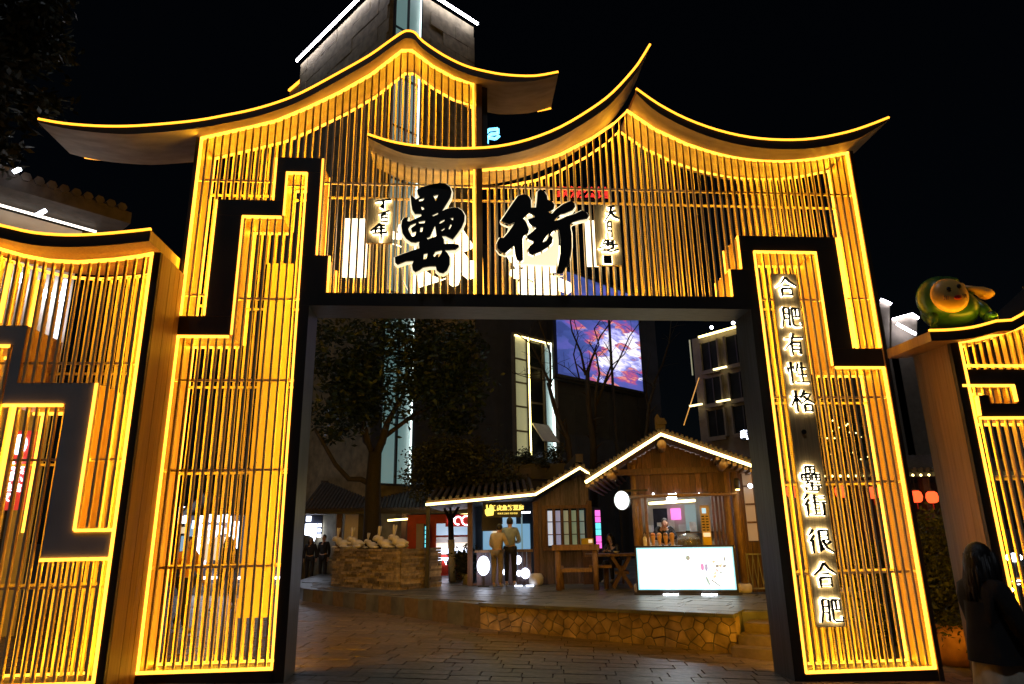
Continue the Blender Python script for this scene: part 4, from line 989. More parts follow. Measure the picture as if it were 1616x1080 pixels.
# ------------------------------------------------------------------ tall building behind (tower corner, window bays, video wall)
PC = P(584, 841, 16.0)
az_r = math.radians(45.0); az_l = math.radians(137.0)
FR = Frame((PC.x, PC.y, 0), math.atan2(1, 1.05) )
dR = ray(1980, 845); angR = math.atan2(dR.y, dR.x); FR = Frame((PC.x, PC.y, 0), angR)
dL = ray(-288, 845); angL = math.atan2(dL.y, dL.x); FL = Frame((PC.x, PC.y, 0), angL + math.pi)   # local x grows toward the corner from the left
def build_tower():
    t = thing('tower_building', (PC.x, PC.y, 0), 0, 'tall dark stone tower with white light tubes along its roof edge behind the gate', 'building')
    zt = FR.px(748, 70).z; xR = FR.px(748, 70).x; xLft = FL.px(478, 75).x; zl = FL.px(478, 75).z
    z = (zt + zl) / 2
    nx = FR.m @ Vector((1, 0, 0)); nl = FL.m @ Vector((1, 0, 0))
    a = Vector((0, 0, 0)); b = nx * xR; c = nl * xLft; d = b + c
    poly = [(p.x, p.y) for p in (a, b, d, c)]
    ins = 0.06
    MB().prism([(lerp(p[0], d.x / 2, .004), lerp(p[1], d.y / 2, .004)) for p in poly], -.3, z - .02, axis='z').build('core', M['tower'], t)
    # stone cladding panels on the two faces in view
    cm = {}
    def panels(F, x0, x1, z0, z1, pw, ph, skip, tagn, name='stone_panel', m='tower'):
        nrow = int((z1 - z0) / ph); out = []
        for r in range(nrow):
            x = x0 + (pw / 2 if r % 2 else 0) - pw
            while x < x1:
                xa, xb = max(x, x0), min(x + pw, x1); za, zb = z0 + r * ph, z0 + (r + 1) * ph; x += pw
                if xb - xa < .15: continue
                if any(xa < s1 and xb > s0 and za < s3 and zb > s2 for s0, s1, s2, s3 in skip):
                    continue
                out.append((xa, xb, za, zb))
        for (xa, xb, za, zb) in out:
            dd = R_.uniform(.03, .05)
            o = MB().box(xa + .01, xb - .01, -dd, 0.01, za + .01, zb - .01).build(name, M[m], t); o.rotation_euler = (0, 0, F.a)
    w1 = [FR.px(622, 30).x, FR.px(663, 60).x]
    zhi = z; zlo = FR.px(700, 400).z
    panels(FR, 0, xR, 9.5, z, 1.5, .75, [(w1[0] - .05, w1[1] + .05, 0, 99)], t)
    panels(FL, xLft, 0, FL.px(500, 190).z, z, 1.5, .75, [], t)
    # vertical window bay: glass between mullions with a bright tube on its right jamb
    def bay(x0, x1, z0, z1, glass, F, name, tube=True, mull=2, trans=3, tubem='winwhite', dep=.12):
        bq = thing(name, (0, 0, 0)); bq.parent = t; bq.rotation_euler = (0, 0, F.a)
        MB().box(x0, x1, -0.02, 0.03, z0, z1).build('pane', M[glass], bq)
        for i in range(mull + 1):
            x = lerp(x0, x1, i / mull); MB().box(x - .04, x + .04, -dep, 0.02, z0, z1).build('mullion', M['wallblue'], bq)
        for i in range(trans + 1):
            zz = lerp(z0, z1, i / trans); MB().box(x0 + .041, x1 - .041, -dep + .02, 0.0, zz - .03, zz + .03).build('transom', M['wallblue'], bq)
        if tube: MB().box(x1 - .12, x1 - .06, -dep - .03, -dep - .002, z0, z1 - .1).build('light_tube', M[tubem], bq)
        return bq
    bay(w1[0], w1[1], FR.px(620, 765).z, z - .15, 'winteal', FR, 'window_bay', True, 2, 9)
    MB().bar((FL.m @ Vector((xLft, -.3, z))), (FL.m @ Vector((0, -.3, z))), .1, .1).build('roof_light_tube', M['ledc'], t)
    MB().bar((FR.m @ Vector((w1[1], -.3, z))), (FR.m @ Vector((xR, -.3, z))), .1, .1).build('roof_light_tube', M['ledc'], t)
    MB().bar((FR.m @ Vector((w1[0], -.1, z + 0.02))), (FR.m @ Vector((w1[1], -.1, z + .02))), .1, .1).build('roof_light_tube', M['ledc'], t)
    # stepped lit corner left of the tower
    q0 = FL.px(456, 143, 1.5); q1 = FL.px(475, 127, 1.5)
    MB().bar(FL.m @ q0, FL.m @ q1, .12, .12).build('parapet_light', M['ledroof'], t)
    MB().prism([(q0.x, 6), (xLft, 6), (xLft, q1.z - .1), (q0.x, q0.z - .1)], 1.55, 3).build('annex', M['tower'], t).rotation_euler = (0, 0, FL.a)
    # darker lower wall continuing to the right, with the tall lit bay and the video wall
    wl = thing('mall_building', (PC.x, PC.y, 0), angR, 'dark clad mall wall carrying a tall lit window bay and a large video wall', 'building')
    x0 = xR + .02; x1 = FR.px(1040, 600).x; ztop = FR.px(880, 470).z + 1.5
    MB().box(-.2, w1[0] - .06, -.12, -.055, 0, 9.3).build('lower_cladding', M['wallblue'], wl); MB().box(w1[1] + .06, x0 - .02, -.12, -.055, 0, 9.3).build('lower_cladding', M['wallblue'], wl)
    MB().box(x0, x1, 0.02, 4, -.3, ztop).build('wall', M['wallblue'], wl)
    b0, b1 = FR.px(808, 600).x, FR.px(874, 600).x; zt_ = FR.px(840, 537).z; zb_ = FR.px(840, 722).z
    x = x0; 
    while x < x1:
        zz = 0.5
        while zz < ztop:
            if not (x + 1.3 > b0 - .1 and x < b1 + .1 and zz + 2 > zb_ - .1 and zz < zt_ + .1): MB().box(x + .012, min(x + 1.3, x1) - .012, -.02, .018, zz + .012, min(zz + 2, ztop) - .012).build('cladding_panel', M['wallblue'], wl)
            zz += 2
        x += 1.3
    bb = thing('window_bay', (0, 0, 0)); bb.parent = wl
    fw = b1 - b0
    for (f0, f1, g) in ((0, .3, 'winyel'), (.34, .68, 'glassdark'), (.72, .93, 'winteal')):
        MB().box(b0 + fw * f0, b0 + fw * f1, -.08, -.03, zb_, zt_).build('pane', M[g], bb)
    for f in (0, .32, .70, .95, 1.0): MB().box(b0 + fw * f - .05, b0 + fw * f + .05, -.2, -.02, zb_, zt_).build('mullion', M['beige'], bb)
    MB().box(b0, b1, -.22, -.02, zt_, zt_ + .12).build('frame_head', M['beige'], bb)
    for k in range(1, 5): MB().box(b0 + .06, b0 + fw * .3, -.12, -.085, lerp(zb_, zt_, k / 5) - .04, lerp(zb_, zt_, k / 5) + .04).build('transom', M['beige'], bb)
    for k in (.45, .75): MB().box(b0 + fw * .35, b0 + fw * .67, -.12, -.085, lerp(zb_, zt_, k) - .04, lerp(zb_, zt_, k) + .04).build('transom', M['beige'], bb)
    MB().box(b0 + fw * .86, b0 + fw * .90, -.26, -.2, zb_, zt_).build('light_tube', M['winwhite'], bb)
    MB().box(b0 + fw * .31, b0 + fw * .33, -.24, -.205, zb_, zt_).build('light_tube', M['ledw'], bb)
    MB().box(b0, b1, -.24, -.225, zt_ - .1, zt_ - .03).build('light_tube', M['ledw'], bb)
    o = MB().box(b0 + fw * .35, b0 + fw * .72, -.03, .03, -1.1, 0).build('open_sash', M['pale'], bb, loc=(0, -.25, zb_ + 1.5)); o.rotation_euler = (D2R(-38), 0, 0)
    # video wall
    v = thing('video_wall', (PC.x, PC.y, 0), angR, 'huge glowing blue and pink video screen mounted high on the mall wall', 'screen')
    sy = -.5
    s0, s1 = FR.px(882, 560, sy).x, FR.px(1014, 600, sy).x; z0 = FR.px(948, 604, sy).z; z1 = FR.px(948, 448, sy).z
    sc_ = MB().box(0, s1 - s0, 0, .1, 0, z1 - z0).build('screen', M['video'], v, loc=(s0, sy, z0))
    MB().box(s0 - .25, s1 + .25, sy + .101, 0.0, z0 - .25, z1 + .25).build('cabinet', M['dark'], v)
    MB().box(s0 - .1, s1 + .1, sy - .03, sy + .1, z0 - .14, z0 - .003).build('lower_frame', M['dark'], v)
    return t
build_tower()

def logo_sign():
    t = Frame(P(778, 214, 26.0), 0); k = (P(788, 214, 26).x - P(778, 214, 26).x) / 10
    r = thing('logo_sign', t.o, 0, 'small blue square-spiral logo sign glowing between the two roofs', 'sign')
    def st(pts, m='signblue'): 
        mb = MB()
        for a, b in zip(pts, pts[1:]): mb.bar((a[0] * k, 0, -a[1] * k), (b[0] * k, 0, -b[1] * k), 4.2 * k, .1)
        mb.build('stroke', M[m], r)
    st([(8, -12), (-6, -10), (-14, 0), (-14, 14)]); st([(8, -12), (8, -4), (-4, -2), (-8, 4)]); st([(-8, 4), (4, 6), (10, 0)]); st([(-9, 8), (-9, 14)])
    p = MB(); p.box(-.3, -.2, .05, .15, -9, -14 * k); p.build('mast', M['dark'], r)
    # red characters on a roof far behind the lattice
    q = P(920, 300, 24.0); k2 = (P(930, 300, 24).x - q.x) / 10
    rs = thing('red_neon_sign', q, 0, 'red glowing rooftop characters behind the right half of the lattice', 'sign')
    text3d('家湖公馆', 0, -12 * k2, 21 * k2, 0, .1, M['signred'], 'lettering', rs)
    MB().box(-36 * k2, 36 * k2, .1, .2, -16 * k2, -14 * k2).build('frame', M['dark'], rs)
    for xx in (-30, 0, 30): MB().box(xx * k2 - .06, xx * k2 + .06, .1, .22, -q.z, -16 * k2).build('strut', M['dark'], rs)
logo_sign()

def far_block():
    y0 = 24.0; a = ray(-43, 845); ang = math.atan2(a.y, a.x) + math.pi
    O = P(1105, 700, y0); F = Frame((O.x, O.y, 0), ang)
    t = thing('office_block', (O.x, O.y, 0), ang, 'beige block with dark windows and small warm up-lights at right under the header', 'building')
    xr = F.px(1260, 600).x; zt = F.px(1130, 524).z
    MB().box(0, xr, .1, 8, -.3, zt).build('wall', M['beige'], t)
    lv = [(540, 610), (630, 682), (700, 770)]
    cols = [(1112, 1138), (1152, 1185), (1198, 1225)]
    zs = [(F.px(1125, 538).z, F.px(1125, 583).z), (F.px(1125, 596).z, F.px(1125, 637).z), (F.px(1125, 648).z, F.px(1125, 690).z)]
    for (ztp, zbt) in zs:
        for (u0, u1) in cols:
            x0, x1 = F.px(u0, 600).x, F.px(u1, 600).x
            wf = MB().box(x0, x1, .0, .099, zbt, ztp).build('window', M['glassfar'], t)
            MB().box(x0 - .09, x0 - .002, -.12, .098, zbt - .05, ztp + .05).build('frame', M['beige'], wf); MB().box(x1 + .002, x1 + .09, -.12, .098, zbt - .05, ztp + .05).build('frame', M['beige'], wf)
            MB().box((x0 + x1) / 2 - .03, (x0 + x1) / 2 + .03, -.04, -.001, zbt, ztp).build('mullion', M['dark'], wf)
            MB().box(x0, x1, -.14, -.001, zbt - .2, zbt - .002).build('sill', M['beige'], wf)
    for u, v in ((1141, 582), (1146, 633), (1103, 640)):
        p = F.px(u, v); MB().box(p.x - .38, p.x + .38, -.3, -.2, p.z - .05, p.z + .03).build('up_light', M['uplight'], t)
    p0 = F.px(1105, 533); MB().bar((p0.x, -.12, p0.z), (F.px(1200, 506).x, -.12, p0.z), .09, .09).build('roof_light_tube', M['ledw'], t)
    MB().bar((0.0, -.1, F.px(1108, 590).z), (0.0, -.1, p0.z), .05, .05).build('corner_light', M['winyel'], t)
    a, b = F.px(1107, 597), F.px(1083, 672); MB().bar((a.x, -.2, a.z), (b.x, -.2, b.z), .035, .035).build('stair_light', M['leddim'], t)
    for u, v, s_ in ((1123, 517, .09), (1157, 510, .09)): 
        p = F.px(u, v, 1.0); MB().ball((p.x, 1.0, p.z), s_).build('roof_lamp', M['lampw'], t)
    p = F.px(1180, 688, -1); k = (F.px(1190, 688, -1).x - p.x) / 10
    sg = thing('shop_sign', F.m @ Vector((p.x, -1, p.z)) + Vector((O.x, O.y, 0)), ang, 'small white glowing two-line shop sign near the right gate post', 'sign')
    MB().box(-11 * k, 11 * k, .03, .1, -5 * k, 7 * k).build('panel', M['dark'], sg)
    text3d('庭院', 0, -1 * k, 12 * k, 0, .04, M['signw'], 'lettering', sg); MB().bar((-2 * k, 0, -4 * k), (10 * k, 0, -4 * k), 2 * k, .04).build('underline', M['signw'], sg)
    # distant white-edged roofs right of the gate
    for i, (pts, lab) in enumerate(((([(1388, 474), (1404, 481), (1404, 560), (1392, 560)]), 'thin pale tower slice with a lit top edge just right of the gate'), (([(1407, 505), (1437, 497), (1447, 504), (1447, 560), (1407, 560)]), 'far rooftop with white light tubes between the gate and the figurine'))):
        yy = 30.0; w_ = [(P(u, v, yy)) for u, v in pts]; o = w_[-1]
        r = thing('far_building', (o.x, yy, 0), 0, lab, 'building')
        MB().prism([(p.x - o.x, p.z) for p in w_[:-1]] + [(0, w_[-1].z)] + [] , 0, 5).build('upper_wall', M['beige'], r)
        MB().box(min(p.x for p in w_) - o.x, max(p.x for p in w_) - o.x, .05, 5, 0, w_[-1].z).build('wall', M['beige'], r)
        for a, b in zip(w_[:-2], w_[1:-2] if i else w_[1:2]): MB().bar((a.x - o.x, -.15, a.z), (b.x - o.x, -.15, b.z), .12, .12).build('roof_light_tube', M['ledc'], r)
        if i:
            a, b = P(1408, 515, yy), P(1437, 531, yy); MB().bar((a.x - o.x, -.5, a.z), (b.x - o.x, -.5, b.z), .13, .13).build('roof_light_tube', M['ledc'], r)
far_block()

# ------------------------------------------------------------------ house behind the left wing
def left_house():
    y0 = 3.5
    O = P(0, 700, y0); a = ray(1800, 845); F = Frame((O.x, O.y, 0), math.atan2(a.y, a.x))
    t = thing('courtyard_house', (O.x, O.y, 0), F.a, 'pale plastered house with white-lit eaves behind the left wing', 'house')
    zt = F.px(0, 240).z; x1 = F.px(112, 470).x
    MB().box(-3, x1, 0, 5, 0, F.px(0, 330).z).build('wall', M['pale'], t)
    e0, e1 = F.px(0, 335, -.6), F.px(45, 362, -.6); 
    q0, q1 = F.px(0, 305, -.9), F.px(78, 372, -.9)
    MB().prism([(q0.x - 3, q0.z + .55), (x1 + .6, q0.z + .4), (x1 + .6, q0.z + .15), (q0.x - 3, q0.z + .15)], -.9, 5.5).build('roof', M['tile'], t)
    for k in range(16):
        x = lerp(-2, x1 + .4, k / 15); MB().tube([(x, -.95, q0.z + .45), (x, 5, q0.z + .9)], .09, 6).build('roof_tile_row', M['tile'], t)
    MB().bar((-3, -.2, q0.z + .06), (x1 + .2, -.2, q0.z + .06), .04, .04).build('eave_light', M['eavel'], t)
    # the upper storey gable
    MB().prism([(-3, q0.z + .9), (-.4, q0.z + .9), (.15, zt - .6), (-.5, zt), (-3, zt + 1)], .6, 4).build('gable', M['pale'], t)
    for (u, v, w_) in ((27, 269, .045), (65, 336, .06)):
        p = F.px(u, v, -1.2); MB().bar((p.x - w_, -1.2, p.z - w_ * 1.1), (p.x + w_, -1.2, p.z + w_ * 1.1), .06, .06).build('flood_lamp', M['lampw'], t)
    for uv in ((30, 440), (72, 465), (95, 470)):
        p = F.px(*uv, -.2); MB().ball((p.x, -.25, p.z), .1).build('globe_lamp', M['lampw'], t)
    p = F.px(98, 480, -.1); MB().bar((p.x, -.12, p.z - .7), (p.x, -.12, p.z + .5), .08).build('wall_light_tube', M['signw'], t)
    w0, w1 = F.px(45, 560, -.05), F.px(72, 600, -.05)
    wn = MB().box(w0.x, w1.x, -.06, -.004, w1.z, w0.z).build('window', M['inwarm'], t)
    for k in range(4): MB().box(lerp(w0.x, w1.x, k / 3) - .03, lerp(w0.x, w1.x, k / 3) + .03, -.1, -.061, w1.z, w0.z).build('mullion', M['logdark'], wn)
left_house()
def red_banner():
    p = P(25, 742, 1.2); a, b = P(2, 742, 1.2).x, P(42, 742, 1.2).x; z1 = P(25, 680, 1.2).z; z0 = P(25, 805, 1.2).z
    t = thing('banner_sign', (a, 1.2, z0), 0, 'tall red glowing banner with a white oval emblem behind the left wing', 'sign')
    w_, h_ = b - a, z1 - z0
    MB().box(0, w_, 0, .1, 0, h_).build('panel', M['bannerred'], t)
    mb = MB(); n = 20; mb.prism([(w_ * .55 + w_ * .3 * math.cos(2 * math.pi * k / n), h_ * .82 + h_ * .13 * math.sin(2 * math.pi * k / n)) for k in range(n)], -.02, -.002); mb.build('emblem', M['signw'], t)
    text3d('巢\n湖\n渔\n家', w_ * .35, h_ * .5, h_ * .13, -.01, .015, M['signw'], 'lettering', t); text3d('土\n菜\n小\n馆', w_ * .75, h_ * .56, h_ * .11, -.01, .015, M['signw'], 'lettering', t)
    MB().box(w_ * .4, w_ * .6, .02, .08, -z0 + gz(a, 1.2), -.003).build('pole', M['dark'], t)
red_banner()

# ------------------------------------------------------------------ right kiosk (dessert stall)
kb = PZ(1006, 938, DZ)
KF = Frame((kb.x, kb.y, DZ), D2R(-17))
def kiosk_right():
    F = KF; g = lambda u, v, y=0.0: F.px(u, v, y)
    T = thing('dessert_kiosk', F.o, F.a, 'wooden dessert stall with a gabled roof edged in warm white light', 'kiosk')
    yf = 0.3                                        # facade plane
    xl, xr = g(1000, 860, yf).x, g(1172, 860, yf).x
    ztop = g(1080, 745, yf).z; depth = 2.9
    # floor and back/side walls
    MB().box(xl, xr, yf, yf + depth, 0.0, .1).build('floor', M['logdark'], T)
    MB().box(xl, xr, yf + depth - .08, yf + depth, .1, ztop + .3).build('back_wall', M['pale'], T)  # timber wall made pale so the interior looks lit
    for q in range(5): MB().box(xl + .25 + .28 * q, xl + .43 + .28 * q, yf + depth - .4, yf + depth - .1, 1.32, 1.5 + .06 * (q % 3)).build('brightening_box', M['white' if q % 2 else 'cup'], T)  # pale boxes and their shelf, added to brighten the interior
    MB().box(xl + .15, xr - .2, yf + depth - .45, yf + depth - .09, 1.27, 1.315).build('shelf', M['log'], T)
    MB().box(xl + .3, xr - .5, yf + 1.5, yf + 1.9, .1, 1.05).build('brightening_counter', M['pale'], T)  # pale counter added to brighten the interior
    n = 11
    for s_, xx in ((0, xl), (1, xr - .05)):
        for k in range(n):
            a, b = lerp(yf + .2, yf + depth - .1, k / n), lerp(yf + .2, yf + depth - .1, (k + 1) / n)
            MB().box(xx, xx + .05, a + .004, b - .004, .1, ztop + .25).build('plank', M['plank'], T)
    # posts
    for u0, u1 in ((1001, 1012), (1150, 1160), (1163, 1175)):
        a, b = g(u0, 860, yf).x, g(u1, 860, yf).x
        MB().tube([((a + b) / 2, yf, 0), ((a + b) / 2, yf, ztop + .2)], (b - a) / 2, 10).build('post', M['log'], T, True)
        MB().lathe([(.12, 0), (.15, .05), (.15, .16), (.11, .2)], ((a + b) / 2, yf, 0.0), 12).build('post_base', M['pale'], T, True)
    # folded shutters at right of the opening
    for k in range(4):
        x = lerp(g(1128, 830, yf).x, g(1147, 830, yf).x, k / 3); MB().box(x - .025, x + .02, yf - .02, yf + .12, .95, ztop - .02).build('shutter', M['plank'], T)
    for k in range(2):
        x = lerp(g(1012, 830, yf).x, g(1021, 830, yf).x, k); MB().box(x - .03, x + .03, yf, yf + .1, .95, ztop - .02).build('shutter', M['log'], T)
    # right wall part with a tall window
    xw = g(1212, 860, yf).x
    for k in range(5):
        a, b = lerp(xr, xw, k / 5), lerp(xr, xw, (k + 1) / 5); MB().box(a + .004, b - .004, yf + .1, yf + .15, 0.02, ztop + .25).build('plank', M['plank'], T)
    wn = MB().box(g(1180, 830, yf).x, g(1195, 830, yf).x, yf + .05, yf + .098, 1.1, 2.6).build('window', M['dimwarm'], T)
    for zz in (1.5, 1.9, 2.3): MB().box(g(1180, 830, yf).x, g(1195, 830, yf).x, yf + .02, yf + .049, zz - .02, zz + .02).build('glazing_bar', M['logdark'], wn)
    # fascia planks and beam
    fz0, fz1 = g(1080, 779, yf).z, g(1080, 745, yf).z
    x0, x1 = g(1000, 760, yf).x, g(1152, 760, yf).x; n = 17
    for k in range(n): MB().box(lerp(x0, x1, k / n) + .004, lerp(x0, x1, (k + 1) / n) - .004, yf - .06 + R_.uniform(-.006, .006), yf - .02, fz0, fz1).build('plank', M['plank'], T)
    MB().box(x0 - .5, x1 + .6, yf - .12, yf - .061, fz1 - .04, fz1 + .1).build('beam', M['logdark'], T)
    MB().tube([(x0 - .45, yf - .16, fz0 - .05), (x1 + .1, yf - .16, fz0 - .05)], .035, 8).build('awning_rail', M['log'], T, True)
    # roof
    ro = -0.75
    ap = g(1043, 688, ro); el = g(924, 764, ro); er = g(1190, 739, ro)
    er = Vector((ap.x + (ap.x - el.x) * 1.12, ro, el.z + .06)) if False else er
    th = .14; by = 3.6
    for e, nm in ((el, 'l'), (er, 'r')):
        d = Vector((e.x - ap.x, 0, e.z - ap.z)); nrm = Vector((-d.z, 0, d.x)).normalized(); nrm = nrm if nrm.z > 0 else -nrm
        vs = []
        for y in (ro + .03, by):
            for q in (ap, e): vs += [(q.x, y, q.z), (q.x + nrm.x * 0, y, q.z + th)]
        MB().add(vs, [(0, 1, 3, 2), (4, 6, 7, 5), (0, 2, 6, 4), (1, 5, 7, 3), (2, 3, 7, 6), (0, 4, 5, 1)]).build('roof_slope', M['logdark'], T)
        L = d.length; rows = 19
        for k in range(rows):                       # tile courses, each its own row running back
            f = (k + .5) / rows; q = ap + d * f
            MB().tube([(q.x, ro - .02, q.z + th + .01), (q.x, ro + .03, q.z + th + .02), (q.x, by, q.z + th + .02)], [.035, .05, .05], 7).build('roof_tile_row', M['tile'], T)
        for k in range(7):                          # rafters under the eave
            f = .62 + .06 * k; q = ap + d * f
            if f < 1: MB().bar((q.x, ro + .1, q.z - .05), (q.x, by - .2, q.z - .05), .07, .08).build('rafter', M['log'], T)
    MB().tube([(el.x, ro - .03, el.z + .03), (ap.x, ro - .03, ap.z + .03), (er.x, ro - .03, er.z + .03)], .035, 8).build('roof_light_tube', M['ledw'], T)
    rd = MB(); 
    for k in range(13): MB().box(ap.x - .11, ap.x + .11, lerp(ro, by, k / 13) + .005, lerp(ro, by, (k + 1) / 13) - .005, ap.z + th, ap.z + th + .26 + .02 * math.sin(k)).build('ridge_tile', M['tile'], T)
    pr = [(0, 0), (.34, 0), (.3, .22), (.12, .3), (.02, .62), (-.08, .42), (-.1, .2)]
    MB().prism([(ap.x + a * .6 - .05, ap.z + th + .12 + b * .4) for a, b in pr], ro - .02, ro + .16).build('ridge_ornament', M['tile'], T)
    # gable planks
    n = 18
    for k in range(n):
        a, b = lerp(el.x + .9, er.x - .7, k / n), lerp(el.x + .9, er.x - .7, (k + 1) / n); m_ = (a + b) / 2
        zt_ = (lerp(ap.z, el.z, (ap.x - m_) / (ap.x - el.x)) if m_ < ap.x else lerp(ap.z, er.z, (m_ - ap.x) / (er.x - ap.x))) - .03
        if zt_ > fz1 + .12: MB().box(a + .004, b - .004, yf - .05, yf, fz1 + .101, zt_).build('plank', M['plank'], T)
    MB().tube([(ap.x, ro + .1, ap.z - .17), (ap.x, yf - .06, ap.z - .17)], .1, 10).build('purlin', M['log'], T, True)
    for e in (el, er):
        q = ap.lerp(e, .68); MB().tube([(q.x, ro + .1, q.z - .14), (q.x, yf - .06, q.z - .14)], .09, 10).build('purlin', M['log'], T, True)
    MB().box(x0, x1, yf + .005, yf + .04, fz0, fz1 + .1).build('fascia_light_stop', M['logdark'], T)  # unseen board added to stop bulb light leaking between planks
    MB().prism([(el.x + .95, fz1 + .105), (er.x - .75, fz1 + .105), (er.x - .75, lerp(ap.z, er.z, (er.x - .75 - ap.x) / (er.x - ap.x)) - .05), (ap.x, ap.z - .05), (el.x + .95, lerp(ap.z, el.z, (ap.x - el.x - .95) / (ap.x - el.x)) - .05)], yf + .005, yf + .04).build('gable_light_stop', M['logdark'], T)  # also added out of sight, blocks light through the gable joints
    # counter
    cz = g(1080, 862, 0.1).z
    MB().box(g(1003, 862).x, g(1160, 862).x, 0.121, .75, cz - .06, cz).build('counter_top', M['white'], T)
    # lights inside
    MB().tube([(g(1024, 795, 1.2).x, 1.2, g(1024, 795, 1.2).z), (g(1097, 790, 1.2).x, 1.2, g(1097, 790, 1.2).z)], .03, 8).build('ceiling_tube', M['ledw'], T)
    p = g(1060, 786, .9); MB().ball(p, .11).build('bulb', M['lampk'], T)
    for u in (1031, 1066, 1103): p = g(u, 780, yf - .1); MB().ball((p.x, yf - .13, p.z), .022).build('spot_bulb', M['lampw'], T)
    # interior fittings on the back wall
    yb = yf + depth - .12
    for (u0, v0, u1, v1, m_, nm) in ((1058, 803, 1075, 820, 'pink', 'pink_notice'), (1080, 797, 1101, 842, 'winteal', 'refrigerator_door')):
        a, b = g(u0, v0, yb), g(u1, v1, yb); MB().box(a.x, b.x, yb - .03, yb, b.z, a.z).build(nm, M[m_], T)
    a, b = g(1030, 803, yb), g(1056, 850, yb); MB().box(a.x, b.x, yb - .012, yb + .03, b.z, a.z).build('dark_doorway', M['navy'], T)
    # light box in front
    a, b = g(1005, 866), g(1158, 862); c, d = g(1008, 935), g(1160, 940)
    x0, x1, z0, z1 = (a.x + c.x) / 2, (b.x + d.x) / 2, .1, (a.z + b.z) / 2
    L = thing('light_box', F.m @ Vector((x0, 0, 0)) + F.o, F.a, 'wide white glowing advertising box under the dessert stall counter', 'light box')
    w_, h_ = x1 - x0, z1
    MB().box(0, w_, -.1, -.02, z0, h_).build('lit_panel', M['box'], L)
    MB().box(-.04, w_ + .04, -.019, .12, .02, h_ + .04).build('case', M['dark'], L)
    for q in ((-.04, -.002, z0 - .03, h_ + .04), (w_ + .002, w_ + .04, z0 - .03, h_ + .04)): MB().box(q[0], q[1], -.12, -.02, q[2], q[3]).build('frame', M['dark'], L)
    for q in ((z0 - .06, z0 - .002), (h_ + .002, h_ + .04)): MB().box(-.04, w_ + .04, -.12, -.02, q[0], q[1]).build('frame', M['dark'], L)
    for q in ((0, .03, z0, h_), (w_ - .03, w_, z0, h_)): MB().box(q[0], q[1], -.106, -.101, q[2], q[3]).build('edge_glow', M['cyanedge'], L)
    for q in ((z0, z0 + .03), (h_ - .03, h_)): MB().box(.031, w_ - .031, -.106, -.101, q[0], q[1]).build('edge_glow', M['cyanedge'], L)
    MB().box(-.1, w_ + .1, -.2, .1, -.0, .035).build('plinth', M['dark'], L)
    for f in (.33, .72): MB().box(w_ * f - .16, w_ * f + .16, -.26, -.2, .004, .03).build('foot_light', M['lampw'], L)
    # printed pictures on the face
    def pr2(pts, col, name): MB().prism([(w_ * a, z0 + (h_ - z0) * b) for a, b in pts], -.1045 - R_.uniform(0, .002), -.101).build(name, col, L)
    ink = {k: emit('print_' + k, c, e) for k, c, e in (('magenta', (.8, .2, .7), .8), ('blue', (.35, .45, .9), .6), ('tan', (.9, .7, .45), .8), ('grey', (.35, .45, .5), .5), ('teal', (.2, .55, .5), .6), ('pinkish', (.95, .55, .55), .8))}
    def blob(cx, cy, rx, ry, col, name, rot=0, n=14): pr2([(cx + (rx * math.cos(t_) * math.cos(rot) - ry * math.sin(t_) * math.sin(rot)) , cy + (rx * math.cos(t_) * math.sin(rot) + ry * math.sin(t_) * math.cos(rot)) * 2) for t_ in [2 * math.pi * k / n for k in range(n)]], ink[col], name)
    blob(.675, .53, .018, .045, 'magenta', 'printed_flower'); blob(.715, .52, .016, .045, 'blue', 'printed_flower'); blob(.72, .2, .013, .06, 'teal', 'printed_leaf', .3)
    blob(.535, .75, .022, .03, 'grey', 'printed_emblem'); blob(.53, .76, .012, .018, 'teal', 'printed_emblem')
    for k in range(4): 
        cx = .45 + k * .05; pr2([(cx - .015, .5), (cx, .57), (cx + .015, .5), (cx + .008, .5), (cx, .54), (cx - .008, .5)], ink['grey'], 'printed_letter')
    for k in range(11): blob(.78 + .13 * R_.random(), .25 + .5 * R_.random(), R_.uniform(.006, .022), R_.uniform(.01, .03), R_.choice(['tan', 'pinkish', 'tan', 'grey']), 'printed_dessert', R_.uniform(0, 3))
    pr2([(.75, .22), (.84, .06), (.85, .08), (.765, .24)], ink['grey'], 'printed_stroke'); pr2([(.06, .42), (.1, .3), (.105, .31), (.065, .43)], ink['tan'], 'printed_stroke')
    # goods on the counter: each its own thing
    W = lambda x, y, z: F.m @ Vector((x, y, z)) + F.o
    for i, (u, lab) in enumerate(((1031, 'leftmost tall wafer cone with an orange topping on the stall counter'), (1041, 'second wafer cone from the left on the stall counter'), (1051, 'third wafer cone from the left, darker, on the stall counter'), (1061, 'rightmost wafer cone next to the clear dome on the stall counter'))):
        x = g(u, 855, .3).x; c = thing('ice_cream_cone', W(x, .3, cz), F.a, lab, 'ice cream', 'display cones on the stall counter')
        MB().lathe([(.035, 0), (.03, .04), (.03, .05), (.055, .22), (.05, .23)], n=12).build('cone', M['cone'], c, True)
        MB().ball((0, 0, .25), (.055, .055, .05), 10, 8).build('scoop', M['scoop%d' % i], c, True)
        MB().lathe([(.055, -.002), (.055, .01), (.04, .02)], n=12).build('stand', M['white'], c)
    x = g(1087, 855, .35).x; c = thing('display_dome', W(x, .35, cz), F.a, 'clear plastic dome tray on the stall counter', 'food dome')
    mb = MB(); mb.lathe([(.30, .0), (.29, .06), (.24, .2), (.16, .26), (.02, .28)], n=20); mb.build('dome', M['acrylic'], c, True)
    MB().lathe([(.32, -.0), (.32, .012), (.1, .013)], n=20).build('tray', M['white'], c); MB().box(-.05, .05, -.03, .03, .28, .33).build('knob', M['dark'], c)
